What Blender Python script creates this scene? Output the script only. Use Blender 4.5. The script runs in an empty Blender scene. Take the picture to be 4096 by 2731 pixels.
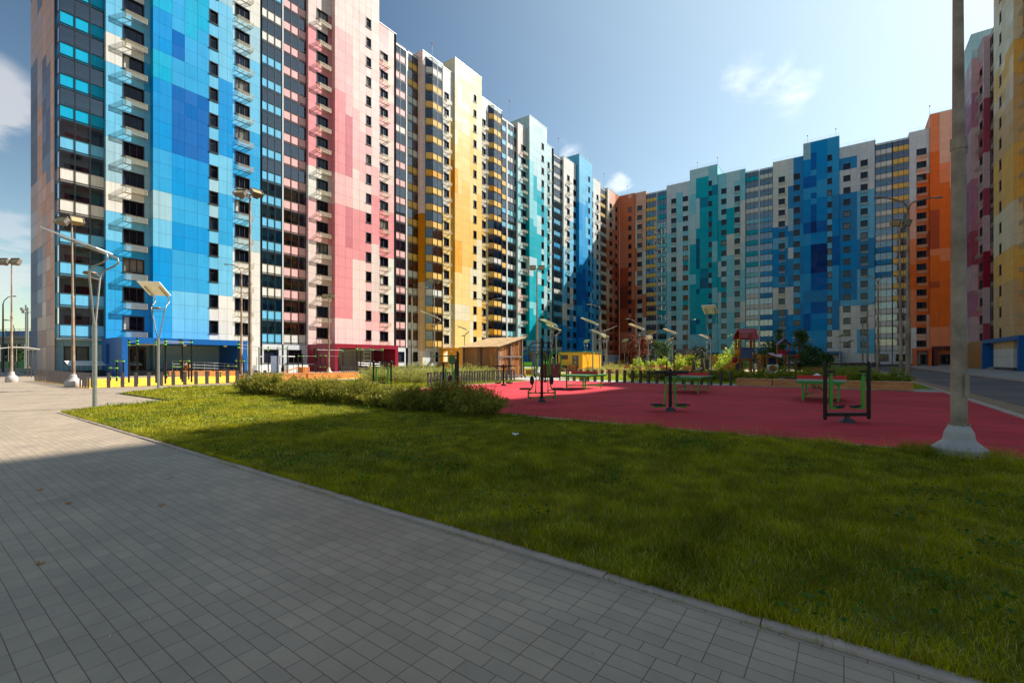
SUN_E = 5.0; SKY_E = .088; EXPO = .95; SKY_TINT = (1.0, .96, .83); SKY_G = 1.35; SKY_P = 6.0
CLOUDS = [(-60, 420, .12, .22, .38, 2.5, .7, (4.6, 4.6, 4.8)), (40, 920, .08, .25, .45, 5, .4, (5, 5, 5.2)), (20, 1100, .09, .25, .45, 5, .45, (5.5, 5.4, 5.2)), (3150, 330, .15, .36, .62, 5.5, .45, (8.5, 9, 9)), (3000, 300, .12, .33, .6, 6, .35, (8.5, 9, 9)),
 (2260, 620, .09, .3, .52, 5, .5, (8, 8.3, 8.5)), (2480, 735, .07, .3, .52, 6, .5, (8, 8.3, 8.5))]
import bpy, math, random
import numpy as np
from mathutils import Vector, Matrix
random.seed(7); RNG = np.random.default_rng(11)
SC = bpy.context.scene
COL = SC.collection
TH = math.radians(36.0); CT, ST = math.cos(TH), math.sin(TH)
F = 1830.0; HY = 1438.0; CH = 1.57; CX = 2048.0
# ---------- photograph pixel <-> world helpers (world x = along the long left facade, y = towards it)
def P(px, fwd, z=0.0):
    r = (px-CX)/F*fwd
    return Vector((ST*r+CT*fwd, -CT*r+ST*fwd, z))
def G(px, py):
    return P(px, CH*F/(py-HY))
def onL(px, d=0.0):      # x on the left facade (plane y = 59.3+d)
    r = (px-CX)/F; f = (59.3+d)/(ST-CT*r); return (CT+ST*r)*f
def onB(px, d=0.0):      # t = -y on the back facade (plane x = 143+d)
    r = (px-CX)/F; f = (143.0+d)/(CT+ST*r); return -(ST-CT*r)*f
def onR(px, d=0.0):      # t = -x on the right facade (plane y = -18-d)
    r = (px-CX)/F; f = (-18.0-d)/(ST-CT*r); return -(CT+ST*r)*f
def lin(c):
    c = c/255.0
    return c/12.92 if c <= 0.04045 else ((c+0.055)/1.055)**2.4
def rgb(r, g, b, k=1.0): return (lin(r)*k, lin(g)*k, lin(b)*k)
# ---------- objects
def obj(name, me, parent=None, loc=None, rotz=None):
    o = bpy.data.objects.new(name, me); COL.objects.link(o)
    if parent is not None: o.parent = parent
    if loc is not None: o.location = loc
    if rotz is not None: o.rotation_euler = (0, 0, rotz)
    return o
def thing(name, label, cat, loc=(0, 0, 0), rotz=0.0, group=None):
    o = obj(name, None, None, loc, rotz); o.empty_display_size = .3
    o['label'] = label; o['category'] = cat
    if group: o['group'] = group
    return o
def tag(o, label, cat, group=None, kind=None):
    o['label'] = label; o['category'] = cat
    if group: o['group'] = group
    if kind: o['kind'] = kind
    return o
def struct(o): o['kind'] = 'structure'; return o
ORD = ['first', 'second', 'third', 'fourth', 'fifth', 'sixth', 'seventh', 'eighth', 'ninth', 'tenth', 'eleventh', 'twelfth', 'thirteenth',
       'fourteenth', 'fifteenth', 'sixteenth', 'seventeenth', 'eighteenth', 'nineteenth', 'twentieth']
TENS = {2: 'twenty', 3: 'thirty', 4: 'forty'}
def ordw(i):
    if i < 20: return ORD[i]
    n = i+1
    return {20: 'twentieth', 30: 'thirtieth', 40: 'fortieth'}.get(n, TENS.get(n//10, '')+'-'+ORD[n % 10-1])
# ---------- mesh builder
class MB:
    def __init__(s): s.v = []; s.f = []; s.m = []; s.c = []; s.sm = []
    def face(s, pts, m=0, c=None, sm=False):
        n = len(s.v); s.v += [tuple(p) for p in pts]; s.f.append(tuple(range(n, n+len(pts)))); s.m.append(m); s.c.append(c); s.sm.append(sm)
    def idx(s, vs, fs, m=0, c=None, sm=False):
        n = len(s.v); s.v += [tuple(p) for p in vs]
        for f in fs: s.f.append(tuple(n+i for i in f)); s.m.append(m); s.c.append(c); s.sm.append(sm)
    def box(s, x0, y0, z0, x1, y1, z1, m=0, c=None):
        vs = [(x0, y0, z0), (x1, y0, z0), (x1, y1, z0), (x0, y1, z0), (x0, y0, z1), (x1, y0, z1), (x1, y1, z1), (x0, y1, z1)]
        s.idx(vs, [(0, 3, 2, 1), (4, 5, 6, 7), (0, 1, 5, 4), (1, 2, 6, 5), (2, 3, 7, 6), (3, 0, 4, 7)], m, c)
    def beam(s, p0, p1, w, h, m=0, c=None, up=(0, 0, 1)):
        p0 = Vector(p0); p1 = Vector(p1); d = (p1-p0).normalized(); u = Vector(up)
        if abs(d.dot(u)) > .98: u = Vector((1, 0, 0))
        sx = d.cross(u).normalized()*w/2; sz = sx.cross(d).normalized()*h/2
        vs = [p0-sx-sz, p0+sx-sz, p0+sx+sz, p0-sx+sz, p1-sx-sz, p1+sx-sz, p1+sx+sz, p1-sx+sz]
        s.idx(vs, [(0, 1, 2, 3), (7, 6, 5, 4), (0, 4, 5, 1), (1, 5, 6, 2), (2, 6, 7, 3), (3, 7, 4, 0)], m, c)
    def tube(s, pts, r, n=10, m=0, caps=True, r1=None):
        pts = [Vector(p) for p in pts]; k = len(pts); rings = []
        up = Vector((0, 0, 1)); prev = None
        for i, p in enumerate(pts):
            if i == 0: d = pts[1]-p
            elif i == k-1: d = p-pts[i-1]
            else: d = (pts[i+1]-p).normalized()+(p-pts[i-1]).normalized()
            d.normalize()
            if prev is None:
                a = up if abs(d.z) < .95 else Vector((1, 0, 0))
                x = d.cross(a).normalized()
            else:
                x = (prev-d*prev.dot(d)).normalized()
            prev = x; y = d.cross(x)
            rr = r if r1 is None else r+(r1-r)*i/(k-1)
            rings.append([p+x*math.cos(2*math.pi*j/n)*rr+y*math.sin(2*math.pi*j/n)*rr for j in range(n)])
        vs = [q for ring in rings for q in ring]; fs = []
        for i in range(k-1):
            for j in range(n):
                fs.append((i*n+j, i*n+(j+1) % n, (i+1)*n+(j+1) % n, (i+1)*n+j))
        s.idx(vs, fs, m, None, n > 6)
        if caps:
            s.face(rings[0][::-1], m); s.face(rings[-1], m)
    def lathe(s, prof, n=20, m=0, c=(0, 0, 0), sm=True):
        vs = []; fs = []
        for (r, z) in prof:
            for j in range(n):
                a = 2*math.pi*j/n; vs.append((c[0]+r*math.cos(a), c[1]+r*math.sin(a), c[2]+z))
        for i in range(len(prof)-1):
            for j in range(n): fs.append((i*n+j, i*n+(j+1) % n, (i+1)*n+(j+1) % n, (i+1)*n+j))
        s.idx(vs, fs, m, None, sm)
        if prof[-1][0] > .002: s.face([vs[(len(prof)-1)*n+j] for j in range(n)], m)
    def mesh(s, name, mats):
        me = bpy.data.meshes.new(name); me.from_pydata(s.v, [], s.f)
        for m in mats: me.materials.append(m)
        me.polygons.foreach_set('material_index', s.m)
        me.polygons.foreach_set('use_smooth', s.sm)
        if any(c is not None for c in s.c):
            at = me.color_attributes.new('Col', 'FLOAT_COLOR', 'CORNER'); buf = []
            for f, c in zip(s.f, s.c):
                c = c or (.8, .8, .8); buf += [c[0], c[1], c[2], 1.0]*len(f)
            at.data.foreach_set('color', buf)
        me.update(); return me
    def build(s, name, mats, parent=None, loc=None, rotz=None):
        if not isinstance(mats, (list, tuple)): mats = [mats]
        return obj(name, s.mesh(name, mats), parent, loc, rotz)
# ---------- materials
MT = {}
def nn(t, ty, **kw):
    n = t.nodes.new(ty)
    for k, v in kw.items(): setattr(n, k, v)
    return n
def mat(name, col, rough=.5, metal=0.0, var=.12, scale=6.0, bump=0.0, bscale=60.0, attr=False, spec=.5, emit=None, c2=None, coat=0.0, wear=0.0):
    if name in MT: return MT[name]
    m = bpy.data.materials.new(name); m.use_nodes = True; t = m.node_tree; b = t.nodes['Principled BSDF']
    b.inputs['Roughness'].default_value = rough; b.inputs['Metallic'].default_value = metal; b.inputs['Specular IOR Level'].default_value = spec
    b.inputs['Coat Weight'].default_value = coat
    tc = nn(t, 'ShaderNodeTexCoord'); g = nn(t, 'ShaderNodeNewGeometry')
    nz = nn(t, 'ShaderNodeTexNoise'); nz.inputs['Scale'].default_value = scale; nz.inputs['Detail'].default_value = 6; nz.inputs['Roughness'].default_value = .65
    t.links.new(g.outputs['Position'], nz.inputs['Vector'])
    if attr:
        at = nn(t, 'ShaderNodeAttribute', attribute_name='Col'); src = at.outputs['Color']
    else:
        r_ = nn(t, 'ShaderNodeRGB'); r_.outputs[0].default_value = (*col, 1); src = r_.outputs[0]
    mr = nn(t, 'ShaderNodeMapRange'); mr.inputs['From Min'].default_value = .3; mr.inputs['From Max'].default_value = .7
    mr.inputs['To Min'].default_value = 1-var; mr.inputs['To Max'].default_value = 1+var
    t.links.new(nz.outputs['Fac'], mr.inputs['Value'])
    if c2 is not None:
        mx0 = nn(t, 'ShaderNodeMix', data_type='RGBA'); t.links.new(src, mx0.inputs['A']); mx0.inputs['B'].default_value = (*c2, 1)
        n2 = nn(t, 'ShaderNodeTexNoise'); n2.inputs['Scale'].default_value = scale*.35; n2.inputs['Detail'].default_value = 4
        t.links.new(g.outputs['Position'], n2.inputs['Vector'])
        rp = nn(t, 'ShaderNodeMapRange'); rp.inputs['From Min'].default_value = .42; rp.inputs['From Max'].default_value = .62
        t.links.new(n2.outputs['Fac'], rp.inputs['Value']); t.links.new(rp.outputs['Result'], mx0.inputs['Factor']); src = mx0.outputs['Result']
    vm = nn(t, 'ShaderNodeVectorMath', operation='SCALE'); t.links.new(src, vm.inputs[0]); t.links.new(mr.outputs['Result'], vm.inputs['Scale'])
    t.links.new(vm.outputs['Vector'], b.inputs['Base Color'])
    if bump > 0:
        nb = nn(t, 'ShaderNodeTexNoise'); nb.inputs['Scale'].default_value = bscale; nb.inputs['Detail'].default_value = 5
        t.links.new(g.outputs['Position'], nb.inputs['Vector'])
        bp = nn(t, 'ShaderNodeBump'); bp.inputs['Strength'].default_value = bump; bp.inputs['Distance'].default_value = .02
        t.links.new(nb.outputs['Fac'], bp.inputs['Height']); t.links.new(bp.outputs['Normal'], b.inputs['Normal'])
    if emit: b.inputs['Emission Color'].default_value = (*emit, 1); b.inputs['Emission Strength'].default_value = 1
    MT[name] = m; return m
def wood(name, c1, c2, vert=True, rough=.6, dens=14):
    if name in MT: return MT[name]
    m = mat(name, c1, rough, var=.10, scale=25)
    t = m.node_tree; b = t.nodes['Principled BSDF']; g = nn(t, 'ShaderNodeNewGeometry')
    mp = nn(t, 'ShaderNodeMapping'); mp.inputs['Scale'].default_value = (dens, dens, .9) if vert else (1.2, 1.2, dens*2.0)
    t.links.new(g.outputs['Position'], mp.inputs['Vector'])
    w = nn(t, 'ShaderNodeTexNoise'); w.inputs['Scale'].default_value = 2.0; w.inputs['Detail'].default_value = 7; w.inputs['Distortion'].default_value = .6
    t.links.new(mp.outputs['Vector'], w.inputs['Vector'])
    cr = nn(t, 'ShaderNodeValToRGB'); cr.color_ramp.elements[0].color = (*c2, 1); cr.color_ramp.elements[1].color = (*c1, 1)
    cr.color_ramp.elements[0].position = .35; cr.color_ramp.elements[1].position = .62
    t.links.new(w.outputs['Fac'], cr.inputs['Fac'])
    isl = nn(t, 'ShaderNodeMapRange'); isl.inputs['To Min'].default_value = .72; isl.inputs['To Max'].default_value = 1.2
    t.links.new(g.outputs['Random Per Island'], isl.inputs['Value'])
    vm = nn(t, 'ShaderNodeVectorMath', operation='SCALE'); t.links.new(cr.outputs['Color'], vm.inputs[0]); t.links.new(isl.outputs['Result'], vm.inputs['Scale'])
    t.links.new(vm.outputs['Vector'], b.inputs['Base Color'])
    return m
def leafmat(name, c1, c2, trans=.4, scale=1.2):
    if name in MT: return MT[name]
    m = bpy.data.materials.new(name); m.use_nodes = True; t = m.node_tree; t.nodes.clear()
    out = nn(t, 'ShaderNodeOutputMaterial'); g = nn(t, 'ShaderNodeNewGeometry')
    nz = nn(t, 'ShaderNodeTexNoise'); nz.inputs['Scale'].default_value = scale; nz.inputs['Detail'].default_value = 3
    t.links.new(g.outputs['Position'], nz.inputs['Vector'])
    ad = nn(t, 'ShaderNodeMath', operation='MULTIPLY_ADD'); ad.inputs[1].default_value = .5
    t.links.new(g.outputs['Random Per Island'], ad.inputs[0]); t.links.new(nz.outputs['Fac'], ad.inputs[2])
    mr = nn(t, 'ShaderNodeMapRange'); mr.inputs['From Min'].default_value = .45; mr.inputs['From Max'].default_value = 1.05
    t.links.new(ad.outputs[0], mr.inputs['Value'])
    mx = nn(t, 'ShaderNodeMix', data_type='RGBA'); mx.inputs['A'].default_value = (*c1, 1); mx.inputs['B'].default_value = (*c2, 1)
    t.links.new(mr.outputs['Result'], mx.inputs['Factor'])
    d = nn(t, 'ShaderNodeBsdfPrincipled'); d.inputs['Roughness'].default_value = .55; d.inputs['Specular IOR Level'].default_value = .25
    tr = nn(t, 'ShaderNodeBsdfTranslucent'); ms = nn(t, 'ShaderNodeMixShader'); ms.inputs[0].default_value = trans
    t.links.new(mx.outputs['Result'], d.inputs['Base Color']); t.links.new(mx.outputs['Result'], tr.inputs['Color'])
    t.links.new(d.outputs[0], ms.inputs[1]); t.links.new(tr.outputs[0], ms.inputs[2]); t.links.new(ms.outputs[0], out.inputs[0])
    MT[name] = m; return m
def glassmat(name, tint, thru=.6, rough=.02):
    m = bpy.data.materials.new(name); m.use_nodes = True; t = m.node_tree; t.nodes.clear()
    out = nn(t, 'ShaderNodeOutputMaterial'); tr = nn(t, 'ShaderNodeBsdfTransparent'); tr.inputs[0].default_value = (*[x*thru for x in tint], 1)
    gl = nn(t, 'ShaderNodeBsdfGlossy'); gl.inputs['Roughness'].default_value = rough; gl.inputs[0].default_value = (.9, .95, 1, 1)
    fr = nn(t, 'ShaderNodeFresnel'); fr.inputs['IOR'].default_value = 1.6
    mu = nn(t, 'ShaderNodeMath', operation='MULTIPLY_ADD'); mu.inputs[1].default_value = .95; mu.inputs[2].default_value = .10
    t.links.new(fr.outputs[0], mu.inputs[0])
    ms = nn(t, 'ShaderNodeMixShader'); t.links.new(mu.outputs[0], ms.inputs[0]); t.links.new(tr.outputs[0], ms.inputs[1]); t.links.new(gl.outputs[0], ms.inputs[2])
    t.links.new(ms.outputs[0], out.inputs[0]); MT[name] = m; return m
def panemat(name, base, ior=1.42):
    # dark window pane: room behind reads dark, gently wavy reflection
    m = mat(name, base, .03, 0, var=.3, scale=.7, spec=.5)
    b = m.node_tree.nodes['Principled BSDF']; b.inputs['IOR'].default_value = ior; t = m.node_tree
    nz = nn(t, 'ShaderNodeTexNoise'); nz.inputs['Scale'].default_value = 1.3; g = nn(t, 'ShaderNodeNewGeometry'); t.links.new(g.outputs['Position'], nz.inputs['Vector'])
    bp = nn(t, 'ShaderNodeBump'); bp.inputs['Strength'].default_value = .12; bp.inputs['Distance'].default_value = .05
    t.links.new(nz.outputs['Fac'], bp.inputs['Height']); t.links.new(bp.outputs['Normal'], b.inputs['Normal']); return m
PAL = {'W': (228, 224, 214), 'G': (160, 198, 212), 'L': (112, 192, 228), 'M': (50, 164, 220), 'D': (0, 146, 216), 'N': (0, 104, 184), 'C': (10, 172, 214), 'B': (0, 56, 124),
       'K': (230, 208, 200), 'P': (240, 186, 184), 'Q': (245, 212, 204), 'R': (234, 150, 154), 'Z': (208, 124, 134), 'X': (158, 30, 56), 'v': (228, 124, 78),
       'c': (236, 222, 190), 'y': (250, 212, 138), 'Y': (246, 196, 106), 'O': (242, 172, 60), 'U': (206, 134, 12),
       'T': (0, 176, 192), 't': (142, 212, 222), 'g': (192, 220, 222), 'e': (0, 138, 168), 'E': (0, 104, 140),
       'o': (244, 112, 36), 'd': (190, 80, 44), 'h': (250, 142, 92), 's': (244, 184, 156), 'k': (140, 56, 36), 'i': (222, 128, 90),
       'm': (192, 128, 152), 'n': (214, 180, 184), 'w': (214, 216, 218), 'b': (46, 140, 196), 'r': (178, 78, 96), 'a': (226, 188, 136), 'x': (120, 110, 110),
       'q': (128, 132, 158), 'z': (208, 178, 174), 'f': (236, 176, 152)}
PALL = {k: rgb(*v, k=.86) for k, v in PAL.items()}
def runs(s):
    out = []; i = 0
    while i < len(s):
        c = s[i]; i += 1; n = ''
        while i < len(s) and s[i].isdigit(): n += s[i]; i += 1
        out += [c]*(int(n) if n else 1)
    return out
M_clad = mat('facade_cladding', (.8, .8, .8), .5, var=.045, scale=.55, attr=True, spec=.12)
t_ = M_clad.node_tree; g_ = nn(t_, 'ShaderNodeNewGeometry'); mp_ = nn(t_, 'ShaderNodeMapping'); mp_.inputs['Scale'].default_value = (5, 5, .22); t_.links.new(g_.outputs['Position'], mp_.inputs['Vector'])
n_ = nn(t_, 'ShaderNodeTexNoise'); n_.inputs['Scale'].default_value = 1; n_.inputs['Detail'].default_value = 7; n_.inputs['Roughness'].default_value = .7; t_.links.new(mp_.outputs['Vector'], n_.inputs['Vector'])
r_ = nn(t_, 'ShaderNodeMapRange'); r_.inputs['From Min'].default_value = .4; r_.inputs['From Max'].default_value = .75; r_.inputs['To Min'].default_value = 1.02; r_.inputs['To Max'].default_value = .84; t_.links.new(n_.outputs['Fac'], r_.inputs['Value'])
b_ = t_.nodes['Principled BSDF']; v_ = nn(t_, 'ShaderNodeVectorMath', operation='SCALE'); t_.links.new(b_.inputs['Base Color'].links[0].from_socket, v_.inputs[0]); t_.links.new(r_.outputs['Result'], v_.inputs['Scale']); t_.links.new(v_.outputs['Vector'], b_.inputs['Base Color'])
r2_ = nn(t_, 'ShaderNodeMapRange'); r2_.inputs['To Min'].default_value = .34; r2_.inputs['To Max'].default_value = .7; t_.links.new(g_.outputs['Random Per Island'], r2_.inputs['Value']); t_.links.new(r2_.outputs['Result'], b_.inputs['Roughness'])
M_joint = mat('joint_backing', rgb(104, 110, 116), .8)
M_trim = mat('roof_trim_metal', rgb(205, 208, 208), .4, .3)
M_roof = mat('roof_membrane', rgb(110, 108, 104), .9)
M_frame = mat('window_frame_brown', rgb(40, 33, 32), .4)
M_lframe = mat('glazing_frame', rgb(34, 30, 34), .35)
M_pane = panemat('window_pane', rgb(16, 20, 32))
M_pane2 = panemat('window_pane_curtained', rgb(120, 116, 108)); M_pane3 = panemat('window_pane_blue', rgb(34, 44, 64)); M_curt = mat('curtain', rgb(190, 184, 170), .9)
M_glass = glassmat('balcony_glass', (.80, .86, .88), .86)
M_basket = mat('basket_metal', rgb(186, 174, 146), .45, .25)
M_dark = mat('dark_opening', rgb(22, 20, 22), .6)
M_louv = mat('louvre_brown', rgb(74, 56, 50), .55)
M_white = mat('painted_white', rgb(225, 225, 220), .5)
M_plinth = mat('plinth_dark', rgb(62, 60, 62), .8)
# ================= BUILDINGS =================
Z0 = 3.1
def build_mesh_window(w, h, sashes, fr=.085):
    m = MB()
    for (a, b, c, d) in ((0, fr, 0, h), (w-fr, w, 0, h), (fr, w-fr, 0, fr), (fr, w-fr, h-fr, h)):
        m.box(a, -.025, c, b, .30, d, 0)
    if sashes == 1: m.box(fr, .16, h*.68, w-fr, .22, h*.68+.05, 0)
    for i in range(1, sashes): x = w*i/sashes; m.box(x-.035, .15, fr, x+.035, .22, h-fr, 0)
    m.box(-.04, -.09, -.05, w+.04, .0, -.01, 0)      # sill
    p = MB(); p.face([(fr, .2, fr), (w-fr, .2, fr), (w-fr, .2, h-fr), (fr, .2, h-fr)])
    return m, p
WCACHE = {}
def window(root, x, d, z, w, h, sashes, detail):
    var = random.choices((0, 1, 2, 3), (60, 8, 22, 10))[0]; key = (round(w, 2), round(h, 2), sashes, detail, var)
    if key not in WCACHE:
        m, p = build_mesh_window(round(w, 2), h, sashes, .085 if detail else .13); pm = (M_pane, M_pane2, M_pane3, M_pane)[var]
        if var == 3 and sashes > 1: q = w/sashes; p.face([(.085, .197, .085), (q-.03, .197, .085), (q-.03, .197, h-.085), (.085, .197, h-.085)], 1)
        if detail: WCACHE[key] = (m.mesh('window', [M_frame]), p.mesh('pane', [pm, M_curt]))
        else:
            m.face(p.v[:4], 1); WCACHE[key] = (m.mesh('window', [M_frame, pm]), None)
    a, b = WCACHE[key]
    o = obj('window', a, root, (x, d, z))
    if b: obj('pane', b, o)
BCACHE = {}
def basket(root, x, d, z, w):
    w = round(w, 1)
    if w not in BCACHE:
        m = MB(); D = .62; H = .55
        for i in range(10):
            zz = .03+i*(H-.06)/9
            m.box(0, -D, zz, w, -D+.012, zz+.017); m.box(0, -D+.012, zz, .012, 0, zz+.015); m.box(w-.012, -D+.012, zz, w, 0, zz+.015)
        for x_ in (0, w-.04): m.box(x_, -D+.016, 0, x_+.04, -D+.05, H)
        m.box(.0, -D, -.03, w, -D+.04, 0); m.box(0, -.05, -.03, w, 0, 0)
        for x_ in (.0, w*.33, w*.66, w-.05): m.box(x_, -D+.04, -.03, x_+.05, -.05, 0)
        BCACHE[w] = m.mesh('air_conditioner_basket', [M_basket])
    obj('air_conditioner_basket', BCACHE[w], root, (x, d, z))
LC = {}
def balcony_floor(root, pts, z, colc, ox):
    """one storey of a glazed balcony; pts = plan polyline in (t,d)"""
    key = (tuple((round(a-ox, 3), round(b, 3)) for a, b in pts), colc)
    if key not in LC:
        fr = MB(); sp = MB(); gl = MB()
        for (a, b) in zip(pts[:-1], pts[1:]):
            a = Vector((a[0]-ox, a[1], 0)); b = Vector((b[0]-ox, b[1], 0)); L = (b-a).length; u = (b-a)/L
            n = max(1, round(L/1.05)); nrm = Vector((u.y, -u.x, 0))
            def seg(s0, s1, z0, z1, dep, mb, m=0, c=None):
                p0 = a+u*s0-nrm*dep; p1 = a+u*s1-nrm*dep
                mb.face([p0+Vector((0, 0, z0)), p1+Vector((0, 0, z0)), p1+Vector((0, 0, z1)), p0+Vector((0, 0, z1))], m, c)
            seg(0, L, .04, .2, .03, sp, 0, PALL[colc]); seg(0, L, .24, 1.36, .03, sp, 0, PALL[colc])
            seg(0, L, 1.40, 3.0, .03, gl)
            for zz in (0.0, .2, 1.34, 2.96):
                q = .05; fr.beam(a+Vector((0, 0, zz+.02)), b+Vector((0, 0, zz+.02)), .06, q)
            for i in range(n+1):
                p = a+u*(L*i/n); fr.beam(p+Vector((0, 0, 0)), p+Vector((0, 0, 3.0)), .055, .075, 0, None, tuple(u))
        LC[key] = (fr.mesh('glazed_balcony', [M_lframe]), sp.mesh('spandrel_panel', [M_clad]), gl.mesh('pane', [M_glass]))
    a, b, c = LC[key]
    o = obj('glazed_balcony', a, root, (ox, 0, z)) if False else obj('glazed_balcony', a, root, (0, 0, z))
    obj('spandrel_panel', b, o); obj('pane', c, o)
def rowsz(top):
    zs = [0.0, .5, 2.0, Z0]; z = Z0
    while z+1.5 < top-.45: z += 1.5; zs.append(z)
    zs.append(top); return zs
class Building:
    def __init__(s, label, world, t_origin, rotz, depth=14.0, detail=False, group=None, nofl=False):
        s.t0 = t_origin
        s.root = thing('apartment_building', label, 'building', world, rotz, group); s.mb = MB(); s.rf = MB(); s.D = depth; s.detail = detail; s.prev = None; s.els = []
    def X(s, t): return t-s.t0
    def wallgrid(s, x0, x1, d, zs, colf, skip=None):
        mb = s.mb
        for j in range(len(zs)-1):
            z0, z1 = zs[j], zs[j+1]
            if skip and skip(j): continue
            c = colf(j); g = .0095; k = random.uniform(.965, 1.035); c = tuple(v*k for v in c); tl = random.uniform(-.004, .004)
            mb.face([(x0+g, d+tl, z0+g), (x1-g, d, z0+g), (x1-g, d+tl, z1-g), (x0+g, d, z1-g)], 0, c)
            mb.face([(x0, d+.02, z0), (x1, d+.02, z0), (x1, d+.02, z1), (x0, d+.02, z1)], 1)
    def side(s, x, d0, d1, zlo, zhi, colf, flip=False):
        mb = s.mb; z = zlo
        zs = [q for q in rowsz(zhi) if q >= zlo-.01]
        if zs[0] > zlo+.01: zs = [zlo]+zs
        nd = max(1, round(abs(d1-d0)/1.3))
        for a, b in zip(zs[:-1], zs[1:]):
            c = colf(a)
            for i in range(nd):
                e0 = d0+(d1-d0)*i/nd; e1 = d0+(d1-d0)*(i+1)/nd; g = .012 if nd > 1 else 0
                mb.face([(x, e0+g, a+.012), (x, e1-g, a+.012), (x, e1-g, b-.012), (x, e0+g, b-.012)], 0, tuple(v*random.uniform(.97, 1.03) for v in c))
            xi = x+(.012 if not flip else -.012)
            mb.face([(xi, d0, a), (xi, d1, a), (xi, d1, b), (xi, d0, b)], 1)
    def wall(s, ts, d, top, strs, wins=(), ground='W', base=0.0):
        """ts: column breaks (t), strs: colour run per column (rows from Z0), wins: {col index: (sashes, basket)}"""
        xs = [s.X(t) for t in ts]; zs = rowsz(top); wins = dict(wins)
        rr = [runs(q) for q in strs]
        def cf(i):
            def f(j):
                if j < 3: return PALL[ground] if j > 0 else rgb(92, 90, 92)
                k = j-3; r = rr[i]; return PALL[r[min(k, len(r)-1)]]
            return f
        nrow = len(zs)-1
        for i in range(len(xs)-1):
            if i in wins:
                sash, bas = wins[i][:2]; k1 = wins[i][2] if len(wins[i]) > 2 else 16
                rws = [4+2*k for k in range(k1) if 4+2*k < nrow-1]
                s.wallgrid(xs[i], xs[i+1], d, zs, cf(i), lambda j: j in rws)
                for k, j in enumerate(rws):
                    window(s.root, xs[i], d, zs[j], xs[i+1]-xs[i], 1.5, sash, s.detail)
                    if bas: basket(s.root, xs[i]+.12, d-.012, zs[j]-.72, xs[i+1]-xs[i])
            else:
                w = xs[i+1]-xs[i]; n = max(1, round(w/1.7))
                for q in range(n): s.wallgrid(xs[i]+w*q/n, xs[i]+w*(q+1)/n, d, zs, cf(i))
        def cz(i):
            f = cf(i)
            def g(z):
                j = max(k for k in range(len(zs)-1) if zs[k] <= z+.02) if z < zs[-1] else len(zs)-2
                return f(j)
            return g
        s.els.append(dict(x0=xs[0], x1=xs[-1], d=d, top=top, cl=cz(0), cr=cz(len(xs)-2)))
    def loggia(s, groups, d, top, wallcol='G', interior=(60, 90, 96), zbot=3.62, floors=17, ground='w', gback=0.0, gwin=True, solid_left=None):
        """groups: list of (polyline of (t,d), colour string) ; posts between them are white"""
        x0 = s.X(groups[0][0][0][0]); x1 = s.X(groups[-1][0][-1][0])
        zt = zbot+3*floors
        for pl, cs in groups:
            cs = runs(cs)
            for k in range(floors):
                balcony_floor(s.root, [(s.X(a), b) for a, b in pl], zbot+3*k, cs[min(k, len(cs)-1)], 0)
        for (pa, _), (pb, _) in zip(groups[:-1], groups[1:]):
            a = s.X(pa[-1][0]); b = s.X(pb[0][0])
            if b-a > .1:
                s.mb.box(a+.03, d-.06, zbot, b-.03, d+.3, zt, 0, rgb(225, 224, 222, .86))
        # interior : back wall, slabs, side walls, inner windows
        ic = rgb(*interior); db = d+1.5; mb = s.mb
        for k in range(floors):
            z = zbot+3*k
            mb.box(x0+.03, d+.1, z-.1, x1-.03, db, z+.12, 2, None)
            mb.face([(x0, db, z+.12), (x1, db, z+.12), (x1, db, z+2.9), (x0, db, z+2.9)], 0, tuple(min(.9, v*4.6*random.uniform(.85, 1.15)) for v in ic))
            n = max(1, round((x1-x0)/3.6)); wd = (x1-x0)/n
            for i in range(n):
                a = x0+wd*(i+.18); b = a+min(1.9, wd*.6)
                mb.box(a, db-.06, z+(.15 if i % 2 == 0 else .95), a+.75, db-.01, z+2.3, 3); mb.box(a+.8, db-.06, z+.95, b, db-.01, z+2.3, 3)
        for x in (x0+.02, x1-.02): mb.face([(x, d+.08, zbot), (x, db, zbot), (x, db, zt), (x, d+.08, zt)], 0, tuple(min(.8, v*4) for v in ic))
        # upper wall band
        zs = [zt, (zt+top)/2, top] if top-zt > 1.3 else [zt, top]
        n = max(1, round((x1-x0)/1.5))
        for i in range(n):
            c = PALL[wallcol[i % len(wallcol)]]
            s.wallgrid(x0+(x1-x0)*i/n, x0+(x1-x0)*(i+1)/n, d, zs, lambda j: c)
        # ground storey
        gd = d+gback; zs = [0, .45, 1.9, 2.9, zbot]
        wn = []
        if gwin:
            nw = max(1, round((x1-x0)/4.5)); ww = 1.9
            for i in range(nw): c = x0+(x1-x0)*(i+.5)/nw; wn.append((c-ww/2, c+ww/2))
        cur = x0; segs = []
        for a, b in wn: segs += [(cur, a, 0), (a, b, 1)]; cur = b
        segs.append((cur, x1, 0))
        for a, b, isw in segs:
            if isw:
                s.wallgrid(a, b, gd, [0, .45, 1.2], lambda j: PALL[ground] if j else rgb(92, 90, 92)); s.wallgrid(a, b, gd, [2.9, zbot], lambda j: PALL[ground])
                window(s.root, a, gd, 1.2, b-a, 1.7, 2, s.detail)
            elif b-a > .05:
                n = max(1, round((b-a)/1.4))
                for i in range(n): s.wallgrid(a+(b-a)*i/n, a+(b-a)*(i+1)/n, gd, zs, lambda j: PALL[ground] if j else rgb(92, 90, 92))
        if gback > 0: mb.face([(x0, d, zbot-.01), (x1, d, zbot-.01), (x1, gd+.1, zbot-.01), (x0, gd+.1, zbot-.01)], 0, PALL['w'])
        cl = lambda z: PALL[ground] if z < 3.5 else (ic if z < zt else PALL[wallcol[0]])
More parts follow.
